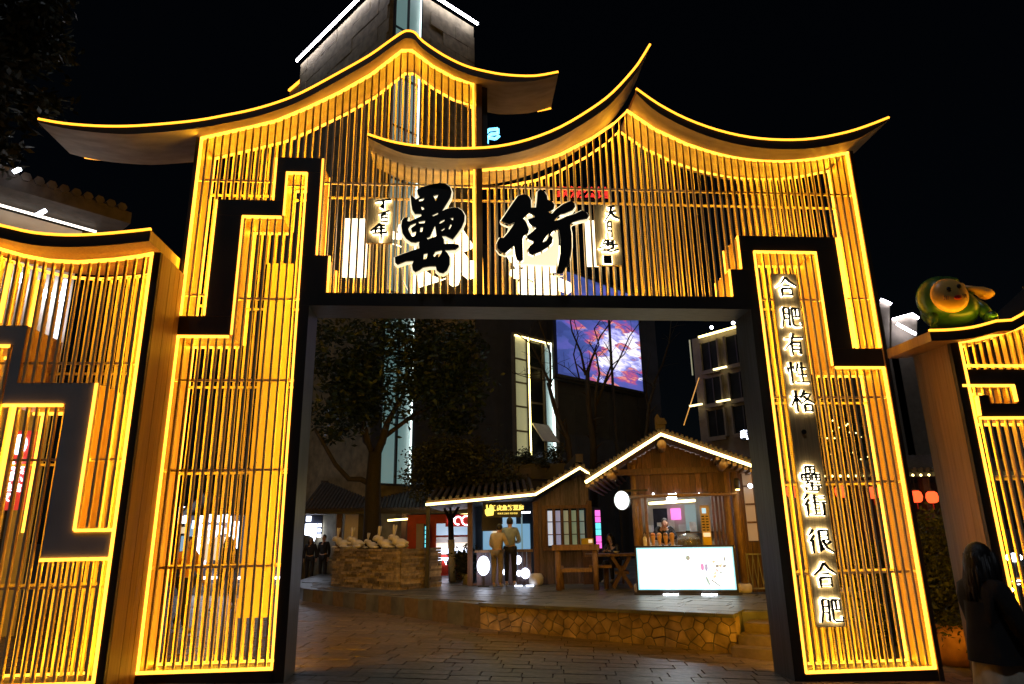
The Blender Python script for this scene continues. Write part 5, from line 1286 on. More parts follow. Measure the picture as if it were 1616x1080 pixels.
    for k in range(5): MB().ball((-.16 + .08 * k, R_.uniform(-.05, .05), .06), .045, 8, 6).build('pastry', M['cone'], c, True)
    for i, u in enumerate((1018, 1023)):
        x = g(u, 855, .3).x; c = thing('squeeze_bottle', W(x, .25 + .1 * i, cz), F.a, ('white squeeze bottle at the far left of the stall counter', 'second white squeeze bottle, beside the leftmost wafer cone')[i], 'bottle')
        MB().lathe([(.04, 0), (.045, .02), (.045, .18), (.02, .22)], n=12).build('body', M['cup'], c, True); MB().lathe([(.015, .22), (.006, .3)], n=8).build('nozzle', M['cup'], c, True)
    a, b = g(1104, 798, .15), g(1124, 862, .15)
    mboard = thing('menu_board', W((a.x + b.x) / 2, .15, cz), F.a, 'upright yellow menu board with a small blue screen on the stall counter', 'menu board'); hw = (b.x - a.x) / 2; hh = a.z - cz
    MB().box(-hw, hw, 0, .05, 0, hh).build('board', M['signwood'], mboard); MB().box(-hw * .9, hw, -.02, -.002, .0, hh * .3).build('yellow_box', M['yellow'], mboard); MB().box(-hw * .75, hw * .85, -.03, -.021, hh * .22, hh * .32).build('price_card', M['inwarm'], mboard)
    MB().box(-hw * .6, hw * .3, -.015, -.001, hh * .8, hh * .93).build('screen', M['tabletp'], mboard)
    for r in range(6):
        for q in range(2): MB().box(-hw * .8 + q * hw * .9, -hw * .8 + q * hw * .9 + hw * .6, -.012, -.001, hh * (.37 + .068 * r), hh * (.40 + .068 * r)).build('menu_line', M['navy'], mboard)
    a, b = g(1040, 862, yf).x, g(1152, 862, yf).x
    # hanging round sign on a bracket
    p = g(982, 790, -.25); rad = abs(g(994, 790, -.25).x - p.x)
    s_ = thing('round_sign', W(p.x, -.25, p.z), F.a + D2R(-8), 'round white glowing sign hanging on a bracket left of the dessert stall', 'sign')
    n = 26; MB().prism([(rad * math.cos(2 * math.pi * k / n), rad * 1.22 * math.sin(2 * math.pi * k / n)) for k in range(n)], -.06, .06).build('disc', M['box'], s_)
    MB().prism([(rad * 1.08 * math.cos(2 * math.pi * k / n), rad * 1.3 * math.sin(2 * math.pi * k / n)) for k in range(n)], -.05, .05).build('rim', M['dark'], s_)
    text3d('冰', rad * .25, -rad * .5, rad * .5, -.065, .006, M['inkgrey'], 'mark', s_)
    MB().box(0, .6, -.02, .02, rad * 1.1, rad * 1.1 + .04).build('bracket', M['dark'], s_)
    # wall lamp at the right and spotlight
    p = g(1184, 767, yf - .25); MB().ball(p, .05).build('lamp_bulb', M['lampw'], T); MB().box(p.x - .02, p.x + .02, p.y, yf + .1, p.z + .02, p.z + .05).build('lamp_arm', M['dark'], T)
    p = g(1164, 772, yf - .2); l_ = MB().lathe([(.06, 0), (.07, .2), (.05, .24)], (p.x, p.y, p.z), 12).build('wall_lantern', M['dark'], T)
    MB().box(p.x - .04, p.x + .04, p.y - .04, p.y + .04, p.z - .03, p.z - .002).build('lens', M['ledw'], l_)
    # fence panel and white blob base
    a, b = g(1182, 945, .35), g(1206, 945, .35)
    fe = thing('lattice_fence', W(a.x, .3, 0), F.a, 'low dark metal scrollwork fence panel at the right of the dessert stall', 'fence')
    MB().box(0, .035, 0, .03, 0, .85).build('post', M['steel'], fe); MB().box(b.x - a.x + .3, b.x - a.x + .335, 0, .03, 0, .85).build('post', M['steel'], fe)
    for zz in (.08, .8): MB().box(.036, b.x - a.x + .299, 0, .025, zz, zz + .03).build('rail', M['steel'], fe)
    for k in range(10): 
        x_ = .05 + k * (b.x - a.x + .25) / 10; MB().bar((x_, .012, .11 if k % 2 else .8), (x_ + .06, .012, .8 if k % 2 else .11), .014).build('bar', M['steel'], fe)
    return T
kiosk_right()
def vendor():
    F = KF; p = F.px(1048, 830, 1.5)
    w_ = F.m @ Vector((p.x, 1.35, 0.1)) + F.o
    person(w_, F.a, 1.62, 'vendor in dark clothes bending over equipment inside the dessert stall', 'blackcloth', 'navy', 'short', pose={'head': (.02, -.16, 1.5), 'neck': (0, -.08, 1.40), 'neck2': (0, -.1, 1.44), 'chest': (0, -.05, 1.26), 'elR': (-.27, -.12, 1.15), 'wrR': (-.16, -.33, 1.12), 'paR': (-.12, -.39, 1.12), 'elL': (.27, -.12, 1.15), 'wrL': (.18, -.33, 1.14), 'paL': (.14, -.39, 1.14), 'nod': .35})
vendor()

# ------------------------------------------------------------------ middle kiosk
mk = PZ(742, 924, DZ); MF = Frame((mk.x, 9.9, DZ), D2R(-4))
def kiosk_mid():
    F = MF; g = lambda u, v, y=0.0: F.px(u, v, y)
    T = thing('snack_kiosk', F.o, F.a, 'dark timber snack stall with a black sign with gold characters and lit eaves', 'kiosk')
    W = lambda x, y, z: F.m @ Vector((x, y, z)) + F.o
    xl, xm, xr = g(740, 860).x, g(846, 860).x, g(932, 860).x
    dep = 3.2; zt = g(800, 793).z
    MB().box(xl, xr, 0.02, dep, 0, .06).build('floor', M['logdark'], T)
    MB().box(xl, xr, dep - .1, dep, .06, zt).build('back_wall', M['wallblue'], T)
    a, b = g(762, 828, dep - .15), g(838, 905, dep - .15); MB().box(a.x, b.x, dep - .16, dep - .11, b.z, a.z).build('lit_wall_panel', M['inblue'], T)
    MB().box(xl, xl + .06, .02, dep - .1, .06, zt).build('side_wall', M['plank2'], T); MB().box(xr - .06, xr, .02, dep - .1, .06, zt).build('side_wall', M['plank2'], T)
    # gable front of planks with window opening
    wx0, wx1, wz0, wz1 = g(862, 830).x, g(925, 830).x, g(890, 864).z, g(890, 803).z
    n = 20; ridge = g(915, 742); eL = g(846, 784); zr = ridge.z
    for k in range(n):
        a, b = lerp(xm, xr, k / n), lerp(xm, xr, (k + 1) / n); m_ = (a + b) / 2
        top = lerp(eL.z, zr, min(1, (m_ - eL.x) / (ridge.x - eL.x))) - .12 if m_ < ridge.x else zr - (m_ - ridge.x) * .5 - .12
        if wx0 < m_ < wx1:
            MB().box(a + .003, b - .003, -.03, .02, 0, wz0).build('plank', M['plank2'], T); MB().box(a + .003, b - .003, -.03, .02, wz1, top).build('plank', M['plank2'], T)
        else: MB().box(a + .003, b - .003, -.03 + R_.uniform(-.004, .004), .02, 0, top).build('plank', M['plank2'], T)
    wn = MB().box(wx0, wx1, .06, .08, wz0, wz1).build('window', M['glassdark'], T)
    gl = ['winw', 'inblue2', 'g3', 'g4', 'g5']; cols = [(.55, .65, .8), (.35, .45, .8), (.35, .5, .35), (.12, .35, .25), (.2, .5, .5)]
    for k in range(5):
        a, b = lerp(wx0, wx1, k / 5), lerp(wx0, wx1, (k + 1) / 5)
        MB().box(a + .045, b - .045, .02, .05, wz0 + .05, wz1 - .05).build('pane', emit('window_pane_glow', cols[k], (.7, .35, .25, .3, .25)[k]), wn)
        MB().box(a - .03, a + .04, -.06, .015, wz0, wz1).build('sash', M['logdark'], wn)
        for f in (.33, .66): MB().box(a + .041, b - .031, -.03, .018, lerp(wz0, wz1, f) - .012, lerp(wz0, wz1, f) + .012).build('glazing_bar', M['logdark'], wn)
    MB().box(wx0 - .12, wx1 + .1, -.16, -.03, wz0 - .08, wz0).build('sill', M['logdark'], T); MB().box(wx0 - .12, wx1 + .1, -.1, -.031, wz1, wz1 + .09).build('lintel', M['logdark'], T)
    MB().box(wx0 - .12, wx0 - .035, -.1, -.031, wz0, wz1).build('jamb', M['logdark'], T); MB().box(wx1 + .0, wx1 + .09, -.1, -.031, wz0, wz1).build('jamb', M['logdark'], T)
    # posts
    for u in (742, 846, 932): x = g(u, 860).x; MB().box(x - .07, x + .07, -.09, .0, 0, zt if u != 932 else zt).build('post', M['logdark'], T)
    # roof: long left slope with a break over the gable
    ro = -.7; pts = [g(672, 799, ro), g(760, 791, ro), g(845, 783, ro), g(880, 762, ro), g(915, 741, ro), g(940, 757, ro)]
    prof = [(p.x, p.z) for p in pts]
    mb = MB(); nn = len(prof); poly = prof + [(x, z + .14) for x, z in prof[::-1]]
    MB().prism(poly, ro + .03, dep + .6).build('roof_deck', M['logdark'], T)
    for i in range(nn - 1):
        (xa, za), (xb, zb) = prof[i], prof[i + 1]; m_ = max(2, int(math.hypot(xb - xa, zb - za) / .17))
        for k in range(m_): f = (k + .5) / m_; MB().tube([(lerp(xa, xb, f), ro, lerp(za, zb, f) + .17), (lerp(xa, xb, f), dep + .6, lerp(za, zb, f) + .17 + (0.9 if i < 2 else 0))], .05, 7).build('roof_tile_row', M['tile'], T)
    MB().prism([(prof[0][0], prof[0][1] + .15), (prof[2][0], prof[2][1] + .15), (prof[2][0], prof[2][1] + 1.0), (prof[0][0], prof[0][1] + .85)], dep * .55, dep + .6).build('roof_rise', M['tile'], T)
    MB().tube([(x, ro - .03, z + .04) for x, z in prof], .032, 8).build('roof_light_tube', M['ledw'], T)
    for k in range(9): MB().box(pts[4].x - .1, pts[4].x + .1, lerp(ro, dep, k / 9) + .004, lerp(ro, dep, (k + 1) / 9) - .004, pts[4].z + .2, pts[4].z + .42).build('ridge_tile', M['tile'], T)
    # support post of the canopy
    x = g(675, 860, ro + .2).x; MB().box(x - .05, x + .05, ro + .15, ro + .25, 0, prof[0][1] - .02).build('canopy_post', M['dark'], T)
    # stall front: counter
    cz = g(800, 868).z
    x0, x1 = g(752, 860).x, g(838, 860).x
    for k in range(12): MB().box(lerp(x0, x1, k / 12) + .003, lerp(x0, x1, (k + 1) / 12) - .003, -.02, .03, 0.0, cz - .06).build('plank', M['plank2'], T)
    MB().box(x0 - .05, x1 + .05, -.1, .5, cz - .06, cz).build('counter_top', M['log'], T)
    for k, (u, v, r) in enumerate(((817, 884, 6), (829, 905, 7), (819, 905, 4), (797, 903, 4))):
        p = g(u, v, -.04); rad = abs(g(u + r, v, -.04).x - p.x)
        MB().ball((p.x, -.05, p.z), (rad, .03, rad * 1.15), 14, 8).build('globe_light', M['signw'], T)
    p = g(800, 830, 1.2); MB().bar((p.x - .7, 1.2, zt - .25), (p.x + .7, 1.2, zt - .25), .05).build('ceiling_tube', M['signw'], T)
    for (u0, v0, u1, v1, m_) in ((793, 812, 815, 850, 'cyan'), (765, 835, 778, 858, 'cyan'), (822, 812, 826, 900, 'winteal'), (775, 838, 786, 848, 'pink')):
        a, b = g(u0, v0, 1.8), g(u1, v1, 1.8); MB().box(a.x, b.x, 1.78, 1.84, b.z, a.z).build('lit_appliance', M['inblue'] if m_ == 'cyan' else M['winteal'] if m_ == 'winteal' else M['inwarm'], T)
    a, b = g(760, 816, .4), g(792, 838, .4); MB().box(a.x, b.x, .4, .45, b.z, a.z).build('menu_panel', M['dark'], T)
    # sign
    a, b = g(762, 795, -.2), g(823, 814, -.2); w_, h_ = b.x - a.x, a.z - b.z + .08
    S = thing('shop_sign', W(a.x, -.2, b.z - .04), F.a, 'black sign board with gold characters and a gold seated-figures emblem above the snack stall', 'sign')
    MB().box(0, w_, 0, .05, 0, h_).build('board', M['dark'], S)
    text3d('铁皮鱼筋豆腐', w_ * .64, h_ * .48, h_ * .36, -.01, .015, M['signgold'], 'lettering', S, bold=.006)
    text3d('传统手工制作 现炸现卖', w_ * .64, h_ * .2, h_ * .13, -.01, .015, M['signgold'], 'small_lettering', S)
    MB().prism([(w_ * x_, h_ * z_) for x_, z_ in ((.06, .25), (.05, .5), (.09, .55), (.08, .8), (.12, .85), (.13, .62), (.17, .6), (.17, .8), (.22, .85), (.25, .62), (.29, .55), (.27, .15), (.1, .1))], -.012, -.002).build('emblem', M['signgold'], S)
    for f in (.1, .9): MB().box(w_ * f - .02, w_ * f + .02, .051, .2, h_ * .4, h_ * .5).build('bracket', M['dark'], S)
    # glowing oval sign by the door
    p = g(763, 893, -.35); rx = abs(g(773, 893, -.35).x - p.x)
    S = thing('oval_light_sign', W(p.x, -.35, 0), F.a, 'oval white glowing sign standing at the foot of the snack stall', 'sign'); n = 26
    MB().prism([(rx * math.cos(2 * math.pi * k / n), p.z + rx * 1.45 * math.sin(2 * math.pi * k / n)) for k in range(n)], -.06, .06).build('disc', M['lampg'] if 'lampg' in M else M['signw'], S)
    MB().box(-.03, .03, -.02, .02, 0, p.z - rx * 1.4).build('stand', M['dark'], S); MB().box(-.15, .15, -.1, .1, 0, .03).build('foot', M['dark'], S)
    # floor light bars
    for u in (818, 836):
        p = F.pz(u, 925, DZ); MB().box(p.x - .1, p.x + .1, -.6, -.54, .005, .03).build('floor_light', M['signw'], T)
    # flower pot like white drum
    p = F.pz(846, 920, DZ)
    d = thing('stone_drum', W(g(846, 915, -.3).x, -.35, 0), 0, 'small pale stone drum at the corner post of the snack stall', 'stone drum'); MB().lathe([(.12, 0), (.19, .06), (.2, .2), (.15, .3), (.05, .31)], n=16).build('drum', M['rabbit'], d, True)
    # vertical neon sign between the kiosks
    a, b = g(939, 805, .3), g(950, 866, .3)
    S = thing('vertical_neon_sign', W(a.x, .3, 0), F.a, 'narrow vertical sign with pink and cyan lit sections between the two stalls', 'sign'); w2 = b.x - a.x
    for k in range(6): MB().box(0, w2, 0, .06, lerp(b.z, a.z, k / 6) + .01, lerp(b.z, a.z, (k + 1) / 6) - .01).build('lit_section', M['pink' if k in (0, 1, 4, 5) else 'cyan'], S)
    MB().box(-.02, w2 + .02, .061, .12, 0, a.z + .05).build('back_panel', M['dark'], S)
    # yellow box on the sill
    a, b = g(918, 850, -.3), g(937, 864, -.3)
    Y = thing('yellow_box', W(a.x, -.3, 0), F.a, 'bright yellow box on the ledge at the right end of the snack stall', 'box'); MB().box(0, b.x - a.x, 0, .25, b.z, a.z).build('box', M['yellow'], Y); MB().box(.18, b.x - a.x - .03, -.012, -.002, a.z - .12, a.z - .03).build('label_card', M['inwarm'], Y)
    MB().box(.02, b.x - a.x - .02, .02, .23, 0, b.z - .002).build('pedestal', M['logdark'], Y)
kiosk_mid()

# small lit pavilion behind between kiosks
def back_row():
    # long tiled-roof shop row at the left
    y = 15.5
    g = lambda u, v, yy=y: P(u, v, yy)
    a = g(478, 812); b = g(742, 806); rz = g(560, 764)
    T = thing('tiled_shop_row', (a.x, y, DZ), 0, 'long low shop row with a dark tiled roof behind the stone planter', 'shop'); ox = a.x
    w_ = b.x - a.x; ze, zr = a.z - DZ, rz.z - DZ
    MB().prism([(0, ze), (w_, ze - .05), (w_, ze + .08), (0, ze + .1)], -.4, .3).build('eave_board', M['dark'], T)
    n = 46
    mb = MB()
    mb.add([(0, -.4, ze + .1), (w_, -.4, ze + .08), (w_, 3, zr + .2), (0, 3, zr + .2)], [(0, 1, 2, 3)]); mb.add([(0, -.4, ze), (w_, -.4, ze), (w_, 3, zr), (0, 3, zr)], [(3, 2, 1, 0)]); mb.build('roof_deck', M['tile'], T)
    for k in range(n): x = w_ * (k + .5) / n; MB().tube([(x, -.48, ze + .12), (x, 3, zr + .26)], .07, 6).build('roof_tile_row', M['tile'], T)
    MB().box(0, w_, 2.9, 3.1, zr, zr + .35).build('ridge', M['tile'], T)
    MB().box(g(536, 860).x - ox, w_, 2.6, 2.8, 0, zr).build('back_wall', M['wallblue'], T)
    for u in (534, 637): x = g(u, 860).x - ox; MB().box(x - .09, x + .09, -.1, .08, 0, ze).build('post', M['logdark'], T)
    for (u0, u1, v0, m_) in ((540, 562, 815, 'pale'), (562, 598, 815, 'dark')):
        p, q = g(u0, 860).x - ox, g(u1, 860).x - ox; MB().box(p, q, .3, .38, 0, ze).build('wall_panel', M[m_], T)
    p, q = g(600, 815).x - ox, g(640, 815).x - ox; MB().box(p, q, 1.2, 1.3, 0, ze).build('wall_panel', M['beige'], T)
    s0, s1 = g(606, 840, y + 1.1), g(618, 850, y + 1.1); MB().box(s0.x - ox, s1.x - ox, 1.15, 1.19, s1.z - DZ, s0.z - DZ).build('small_window', M['cyan'], T)
    MB().tube([(g(614, 822).x - ox, -.45, g(614, 822).z - DZ), (g(745, 812).x - ox, -.45, g(745, 812).z - DZ)], .035, 6).build('eave_light', M['ledw'], T)
    # red shop
    R = thing('red_shop', (g(646, 890).x, y - 1.2, DZ), 0, 'small red shop front with white lit counter behind the whitewashed tree', 'shop'); yy = y - 1.2
    h = lambda u, v, d=0: P(u, v, yy + d)
    ox = h(646, 890).x; X = lambda u: h(u, 860).x - ox; Z = lambda v: h(700, v).z - DZ
    MB().box(X(646), X(660), 0, .1, 0, Z(822)).build('post', M['red'], R); MB().box(X(660), X(672), 0.05, .1, 0, Z(826)).build('door_panel', M['pale'], R); MB().box(X(672), X(684), 0, .1, 0, Z(822)).build('post', M['red'], R)
    MB().box(X(646), X(744), -.02, .12, Z(826), Z(812)).build('fascia', M['red'], R); MB().box(X(684), X(744), 0, .06, Z(848), Z(845)).build('rail', M['red'], R)
    MB().box(X(684), X(744), .8, .85, Z(845), Z(826)).build('menu_wall', M['inblue'], R); MB().box(X(684), X(744), .9, 1.0, 0, Z(826)).build('back_wall', M['pale'], R)
    MB().box(X(692), X(744), -.1, .5, Z(874), Z(866)).build('counter', M['signw'], R); MB().box(X(692), X(744), .1, .2, Z(866), Z(857)).build('display', M['inwarm'], R)
    MB().box(X(684), X(692), -.05, .05, 0, Z(826)).build('post', M['red'], R); MB().box(X(744), X(748), -.05, .05, 0, Z(812)).build('post', M['logdark'], R)
    for k in range(5): c = X(698 + 10 * k); MB().prism([(c - .12, Z(880)), (c + .12, Z(880)), (c, Z(892))], -.06, -.02).build('bunting', M['signw'], R)
    MB().box(X(692), X(744), 0, .05, 0.02, Z(876)).build('counter_front', M['red'], R)
    p = h(668, 845); 
    S = thing('hanging_light_sign', (h(672, 800).x, yy - .5, DZ), 0, 'narrow vertical cyan lit sign in front of the red shop', 'sign'); x_ = h(674, 840).x - h(672, 800).x
    z_a, z_b = P(675, 865, yy - .5).z - DZ, P(675, 830, yy - .5).z - DZ
    for k in range(5): MB().box(x_ - .05, x_ + .07, 0, .05, lerp(z_a, z_b, k / 5) + .015, lerp(z_a, z_b, (k + 1) / 5) - .015).build('lit_section', M['cyan'], S)
    MB().box(x_ - .09, x_ + .11, .051, .1, 0, z_b + .05).build('back_panel', M['navy'], S)
    a = h(717, 822, -.3); S = thing('curly_neon_sign', (a.x, yy - .3, a.z), 0, 'white and red rounded neon sign on the red shop fascia', 'sign'); k = (h(727, 822, -.3).x - a.x) / 10
    MB().box(-14 * k, 26 * k, .02, .08, -9 * k, 9 * k).build('panel', M['red'], S)
    for c_, r_ in ((-4, 5), (6, 6), (19, 7)): MB().tube([((c_ + r_ * math.cos(t_)) * k, -.01, r_ * math.sin(t_) * k) for t_ in [i * .5 for i in range(11)]], 1.1 * k, 6).build('neon_loop', M['signw'], S)
back_row()

# ------------------------------------------------------------------ stacked-slate planter with rabbits
def planter():
    c = PZ(626, 932, DZ); l = PZ(524, 925, DZ)
    d = Vector((l.x - c.x, l.y - c.y, 0)); L = d.length; ang = math.atan2(-d.y, -d.x)       # local x runs from left end to the corner
    F = Frame((l.x, l.y, DZ), ang); H = F.px(575, 866).z
    T = thing('stone_planter', F.o, ang, 'chest-high planter wall of thin stacked brown slates with rabbits on top', 'planter')
    W_ = 0.6
    while W_ < 4 and proj(F.m @ Vector((L, W_, 0)) + F.o)[0] < 694: W_ += .05
    MB().box(.06, L - .06, .06, W_ - .06, 0, H - .08).build('core', M['mortar'], T)
    rows = 15; rh = H / rows; cnt = 0
    for face in range(2):
        length = L if face == 0 else W_
        for r in range(rows):
            x = 0.0
            while x < length - .02:
                l_ = min(R_.uniform(.14, .5) if face == 0 else R_.uniform(.3, .8), length - x); h_ = rh * R_.uniform(.8, .97); pj = R_.uniform(-.0, .05)
                if length - x - l_ < .08: l_ = length - x
                if face == 0: MB().box(x + .006, x + l_ - .006, -pj, .1, r * rh, r * rh + h_).build('slate', M['stack'], T)
                else: MB().box(L - .1, L + pj, x + .006 + (.11 if x == 0 else 0), x + l_ - .006, r * rh, r * rh + h_).build('slate', M['stack'], T)
                x += l_
    mb = MB(); 
    MB().box(.1, L - .1, .1, W_ - .1, H - .079, H - .05).build('soil', M['street'], T)
    def rabbit(u, v, s_, rz, lab, y):
        p = F.px(u, 868, y); w = F.m @ Vector((p.x, y, H)) + F.o
        t = thing('rabbit_figure', w, rz, lab, 'rabbit statue', 'pale rabbit figures on the planter wall')
        b = MB(); b.ball((0, .1 * s_, .14 * s_), (.12 * s_, .2 * s_, .135 * s_), 14, 10); b.ball((0, -.17 * s_, .3 * s_), (.09 * s_, .125 * s_, .1 * s_), 12, 8); b.ball((0, -.05 * s_, .22 * s_), (.1 * s_, .12 * s_, .14 * s_), 10, 8)
        b.ball((0, -.27 * s_, .27 * s_), (.045 * s_, .04 * s_, .04 * s_), 8, 6)
        b.ball((0, .31 * s_, .15 * s_), .045 * s_, 8, 6)
        for q in (-1, 1): b.ball((q * .08 * s_, -.2 * s_, .04 * s_), (.035 * s_, .09 * s_, .035 * s_), 8, 6); b.ball((q * .12 * s_, .15 * s_, .06 * s_), (.05 * s_, .16 * s_, .06 * s_), 8, 6)
        b.build('body', M['rabbit'], t, True)
        for q in (-1, 1): MB().ball((q * .04 * s_, -.1 * s_, .51 * s_), (.04 * s_, .045 * s_, .17 * s_), 10, 8, rot=Matrix.Rotation(q * .1, 3, 'Y') @ Matrix.Rotation(-.12 + q * .16, 3, 'X')).build('ear', M['rabbit'], t, True)
        for q in (-1, 1): MB().ball((q * .075 * s_, -.22 * s_, .325 * s_), .014 * s_, 6, 4).build('eye', M['letter'], t)
    face = -math.pi / 2 - .2
    rabbit(537, 860, .86, face + .1, 'leftmost pale rabbit figure, on the left corner of the planter', .35)
    rabbit(560, 860, .86, face - .15, 'second rabbit figure from the left with upright ears on the planter', .3)
    rabbit(584, 862, .62, face + .0, 'smallest, low rabbit figure in the middle of the planter wall', .35)
    rabbit(603, 860, .88, face + .15, 'rabbit figure right of the tree trunk, second from the right', .3)
    rabbit(627, 860, .92, face - .1, 'rightmost and largest rabbit figure at the corner of the planter', .45)
    return F
planter()

# ------------------------------------------------------------------ trees and shrubs
def green():
    y = 11.8; b = P(588, 862, y); k = (P(598, 862, y).x - b.x) / 10
    X = lambda u, v: (P(u, v, y).x - b.x, P(u, v, y).z - DZ)
    def pt(u, v, dy, r): x, z = X(u, v); return (x, dy, z, r)
    rr = random.Random(4)
    blobs = []
    for u, v, ru, rv in ((560, 620, 50, 60), (620, 600, 70, 75), (700, 590, 60, 65), (540, 560, 50, 50), (640, 540, 70, 50), (720, 640, 42, 45), (570, 655, 22, 25), (525, 640, 32, 50), (690, 655, 30, 22), (735, 560, 30, 40)):
        x, z = X(u, v); kk = (P(u + 10, v, y).x - P(u, v, y).x) / 10
        blobs.append(((x, rr.uniform(-.8, .8), z), (ru * kk, 1.5, rv * kk)))
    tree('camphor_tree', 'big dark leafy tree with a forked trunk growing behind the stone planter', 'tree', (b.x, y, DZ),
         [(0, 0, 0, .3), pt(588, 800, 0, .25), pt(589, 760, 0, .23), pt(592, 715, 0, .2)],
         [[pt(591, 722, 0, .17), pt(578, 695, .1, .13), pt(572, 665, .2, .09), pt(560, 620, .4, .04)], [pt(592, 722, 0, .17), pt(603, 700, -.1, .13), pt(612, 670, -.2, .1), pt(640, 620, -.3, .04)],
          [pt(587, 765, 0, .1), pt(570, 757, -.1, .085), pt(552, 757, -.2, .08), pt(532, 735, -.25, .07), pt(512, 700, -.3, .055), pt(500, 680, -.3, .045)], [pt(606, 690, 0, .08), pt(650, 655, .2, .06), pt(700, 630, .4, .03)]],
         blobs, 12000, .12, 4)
    y2 = 9.3; b = PZ(714, 918, DZ); y2 = b.y
    X2 = lambda u, v: (P(u, v, y2).x - b.x, P(u, v, y2).z - DZ)
    def p2(u, v, dy, r): x, z = X2(u, v); return (x, dy, z, r)
    bl = []
    for u, v, ru, rv in ((700, 740, 55, 42), (750, 745, 55, 42), (720, 720, 45, 26), (670, 765, 26, 26), (795, 765, 25, 20), (730, 770, 70, 18)):
        x, z = X2(u, v); kk = (P(u + 10, v, y2).x - P(u, v, y2).x) / 10; bl.append(((x, rr.uniform(-.3, .3), z), (ru * kk, .9, rv * kk)))
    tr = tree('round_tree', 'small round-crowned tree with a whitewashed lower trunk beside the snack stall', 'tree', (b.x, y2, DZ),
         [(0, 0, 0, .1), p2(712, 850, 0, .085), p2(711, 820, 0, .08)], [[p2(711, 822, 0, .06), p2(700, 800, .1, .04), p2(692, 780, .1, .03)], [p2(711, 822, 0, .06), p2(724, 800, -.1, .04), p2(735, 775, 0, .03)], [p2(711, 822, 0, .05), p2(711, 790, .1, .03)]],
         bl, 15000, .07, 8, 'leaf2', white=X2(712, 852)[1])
    # dark vine on a trellis over the snack kiosk roof
    yy = 15.0; c = P(842, 722, yy); x0 = P(810, 722, yy).x - c.x; x1 = P(890, 722, yy).x - c.x
    t = thing('roof_garden_hedge', c, 0, 'ragged hedge growing along the roof edge below the tall lit window bay', 'hedge'); mb = MB()
    leaves(mb, [((lerp(x0, x1, f), 0, -.1 + .1 * math.sin(f * 9)), (.45, .3, .3)) for f in [i / 6 for i in range(7)]], 1800, .07, random.Random(2)); mb.build('foliage', M['leaf2'], t)
    MB().box(x0 - .4, x1 + .4, -.2, .3, -.8, -.25).build('trough', M['dark'], t); MB().box(x0 - .2, x1 + .2, 0, .2, -c.z, -.8).build('support_wall', M['wallblue'], t)
    # potted shrubs by the snack stall
    for (u, v, r, lab, sd) in ((740, 922, .34, 'bushy potted shrub right of the whitewashed tree trunk', 21), (722, 915, .25, 'small leafy shrub at the foot of the whitewashed tree', 22)):
        b = PZ(u, v, DZ); t = thing('potted_shrub', b, 0, lab, 'potted plant'); MB().lathe([(.16, 0), (.2, .25), (.22, .27), (.2, .27)], n=14).build('pot', M['terracotta' if sd == 22 else 'grey'], t, True)
        mb = MB(); leaves(mb, [((0, 0, .27 + r), (r, r, r * .9))], 1100, .06, random.Random(sd), .2); mb.build('foliage', M['leaf2'], t)
    # street tree top left, foliage hanging into the frame
    yy = -.9 + 1.5; b = Vector((-9.6, .8, gz(-9.6, .8)))
    bl = []
    rr = random.Random(9)
    for u, v, r in ((0, 50, .8), (40, 80, .5), (5, 150, .6), (52, 120, .35), (-50, 40, 1.1), (-10, 220, .45), (20, 10, .7), (-70, 150, 1.1), (60, 40, .3), (8, 250, .2)):
        p = P(u, v, .8); bl.append(((p.x - b.x, rr.uniform(-.6, .6), p.z - b.z), (r, r, r * .9)))
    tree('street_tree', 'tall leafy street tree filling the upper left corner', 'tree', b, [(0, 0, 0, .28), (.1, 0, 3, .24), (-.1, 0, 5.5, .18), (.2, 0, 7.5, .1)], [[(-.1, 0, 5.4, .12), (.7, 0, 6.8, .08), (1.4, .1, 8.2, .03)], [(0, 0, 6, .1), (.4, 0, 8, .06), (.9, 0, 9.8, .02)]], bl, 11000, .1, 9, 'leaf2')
    # tall hedge column and pot on the right
    b = P(1508, 1040, 1.2); x = b.x
    t = thing('potted_column_shrub', (x, 1.2, gz(x, 1.2)), 0, 'terracotta pot with a tall clipped shrub between the gate and the right wing', 'potted plant')
    ht = P(1510, 985, 1.2).z - gz(x, 1.2); MB().lathe([(.2, 0), (.3, .2), (.33, ht * .75), (.27, ht), (.2, ht)], n=18).build('pot', M['terracotta'], t, True)
    zt = P(1465, 812, 1.2).z - gz(x, 1.2) - .35; mb = MB(); leaves(mb, [((-.02, 0, lerp(ht, zt, f)), (.42, .42, .5)) for f in (.08, .3, .52, .74, .92)], 5200, .05, random.Random(31), .3); mb.build('foliage', M['leaf2'], t)
    # hedge behind right column
    for i, (u, w_, lab) in enumerate(((1395, .8, 'dark shrub behind the lattice of the right column'), (1450, .9, 'dark shrub seen between the gate and the right wing'))):
        p = P(u, 900, 3.0 + i); t = thing('tall_shrub', (p.x, 3.0 + i, gz(p.x, 3)), 0, lab, 'shrub'); mb = MB(); MB().tube([(0, 0, 0), (0, 0, 1.2)], .05).build('stem', M['bark'], t)
        leaves(mb, [((0, 0, .8), (w_ * .6, .4, .75)), ((0, 0, 1.35), (w_ * .45, .35, .45))], 3000, .06, random.Random(40 + i), .3); mb.build('foliage', M['leaf2'], t)
green()
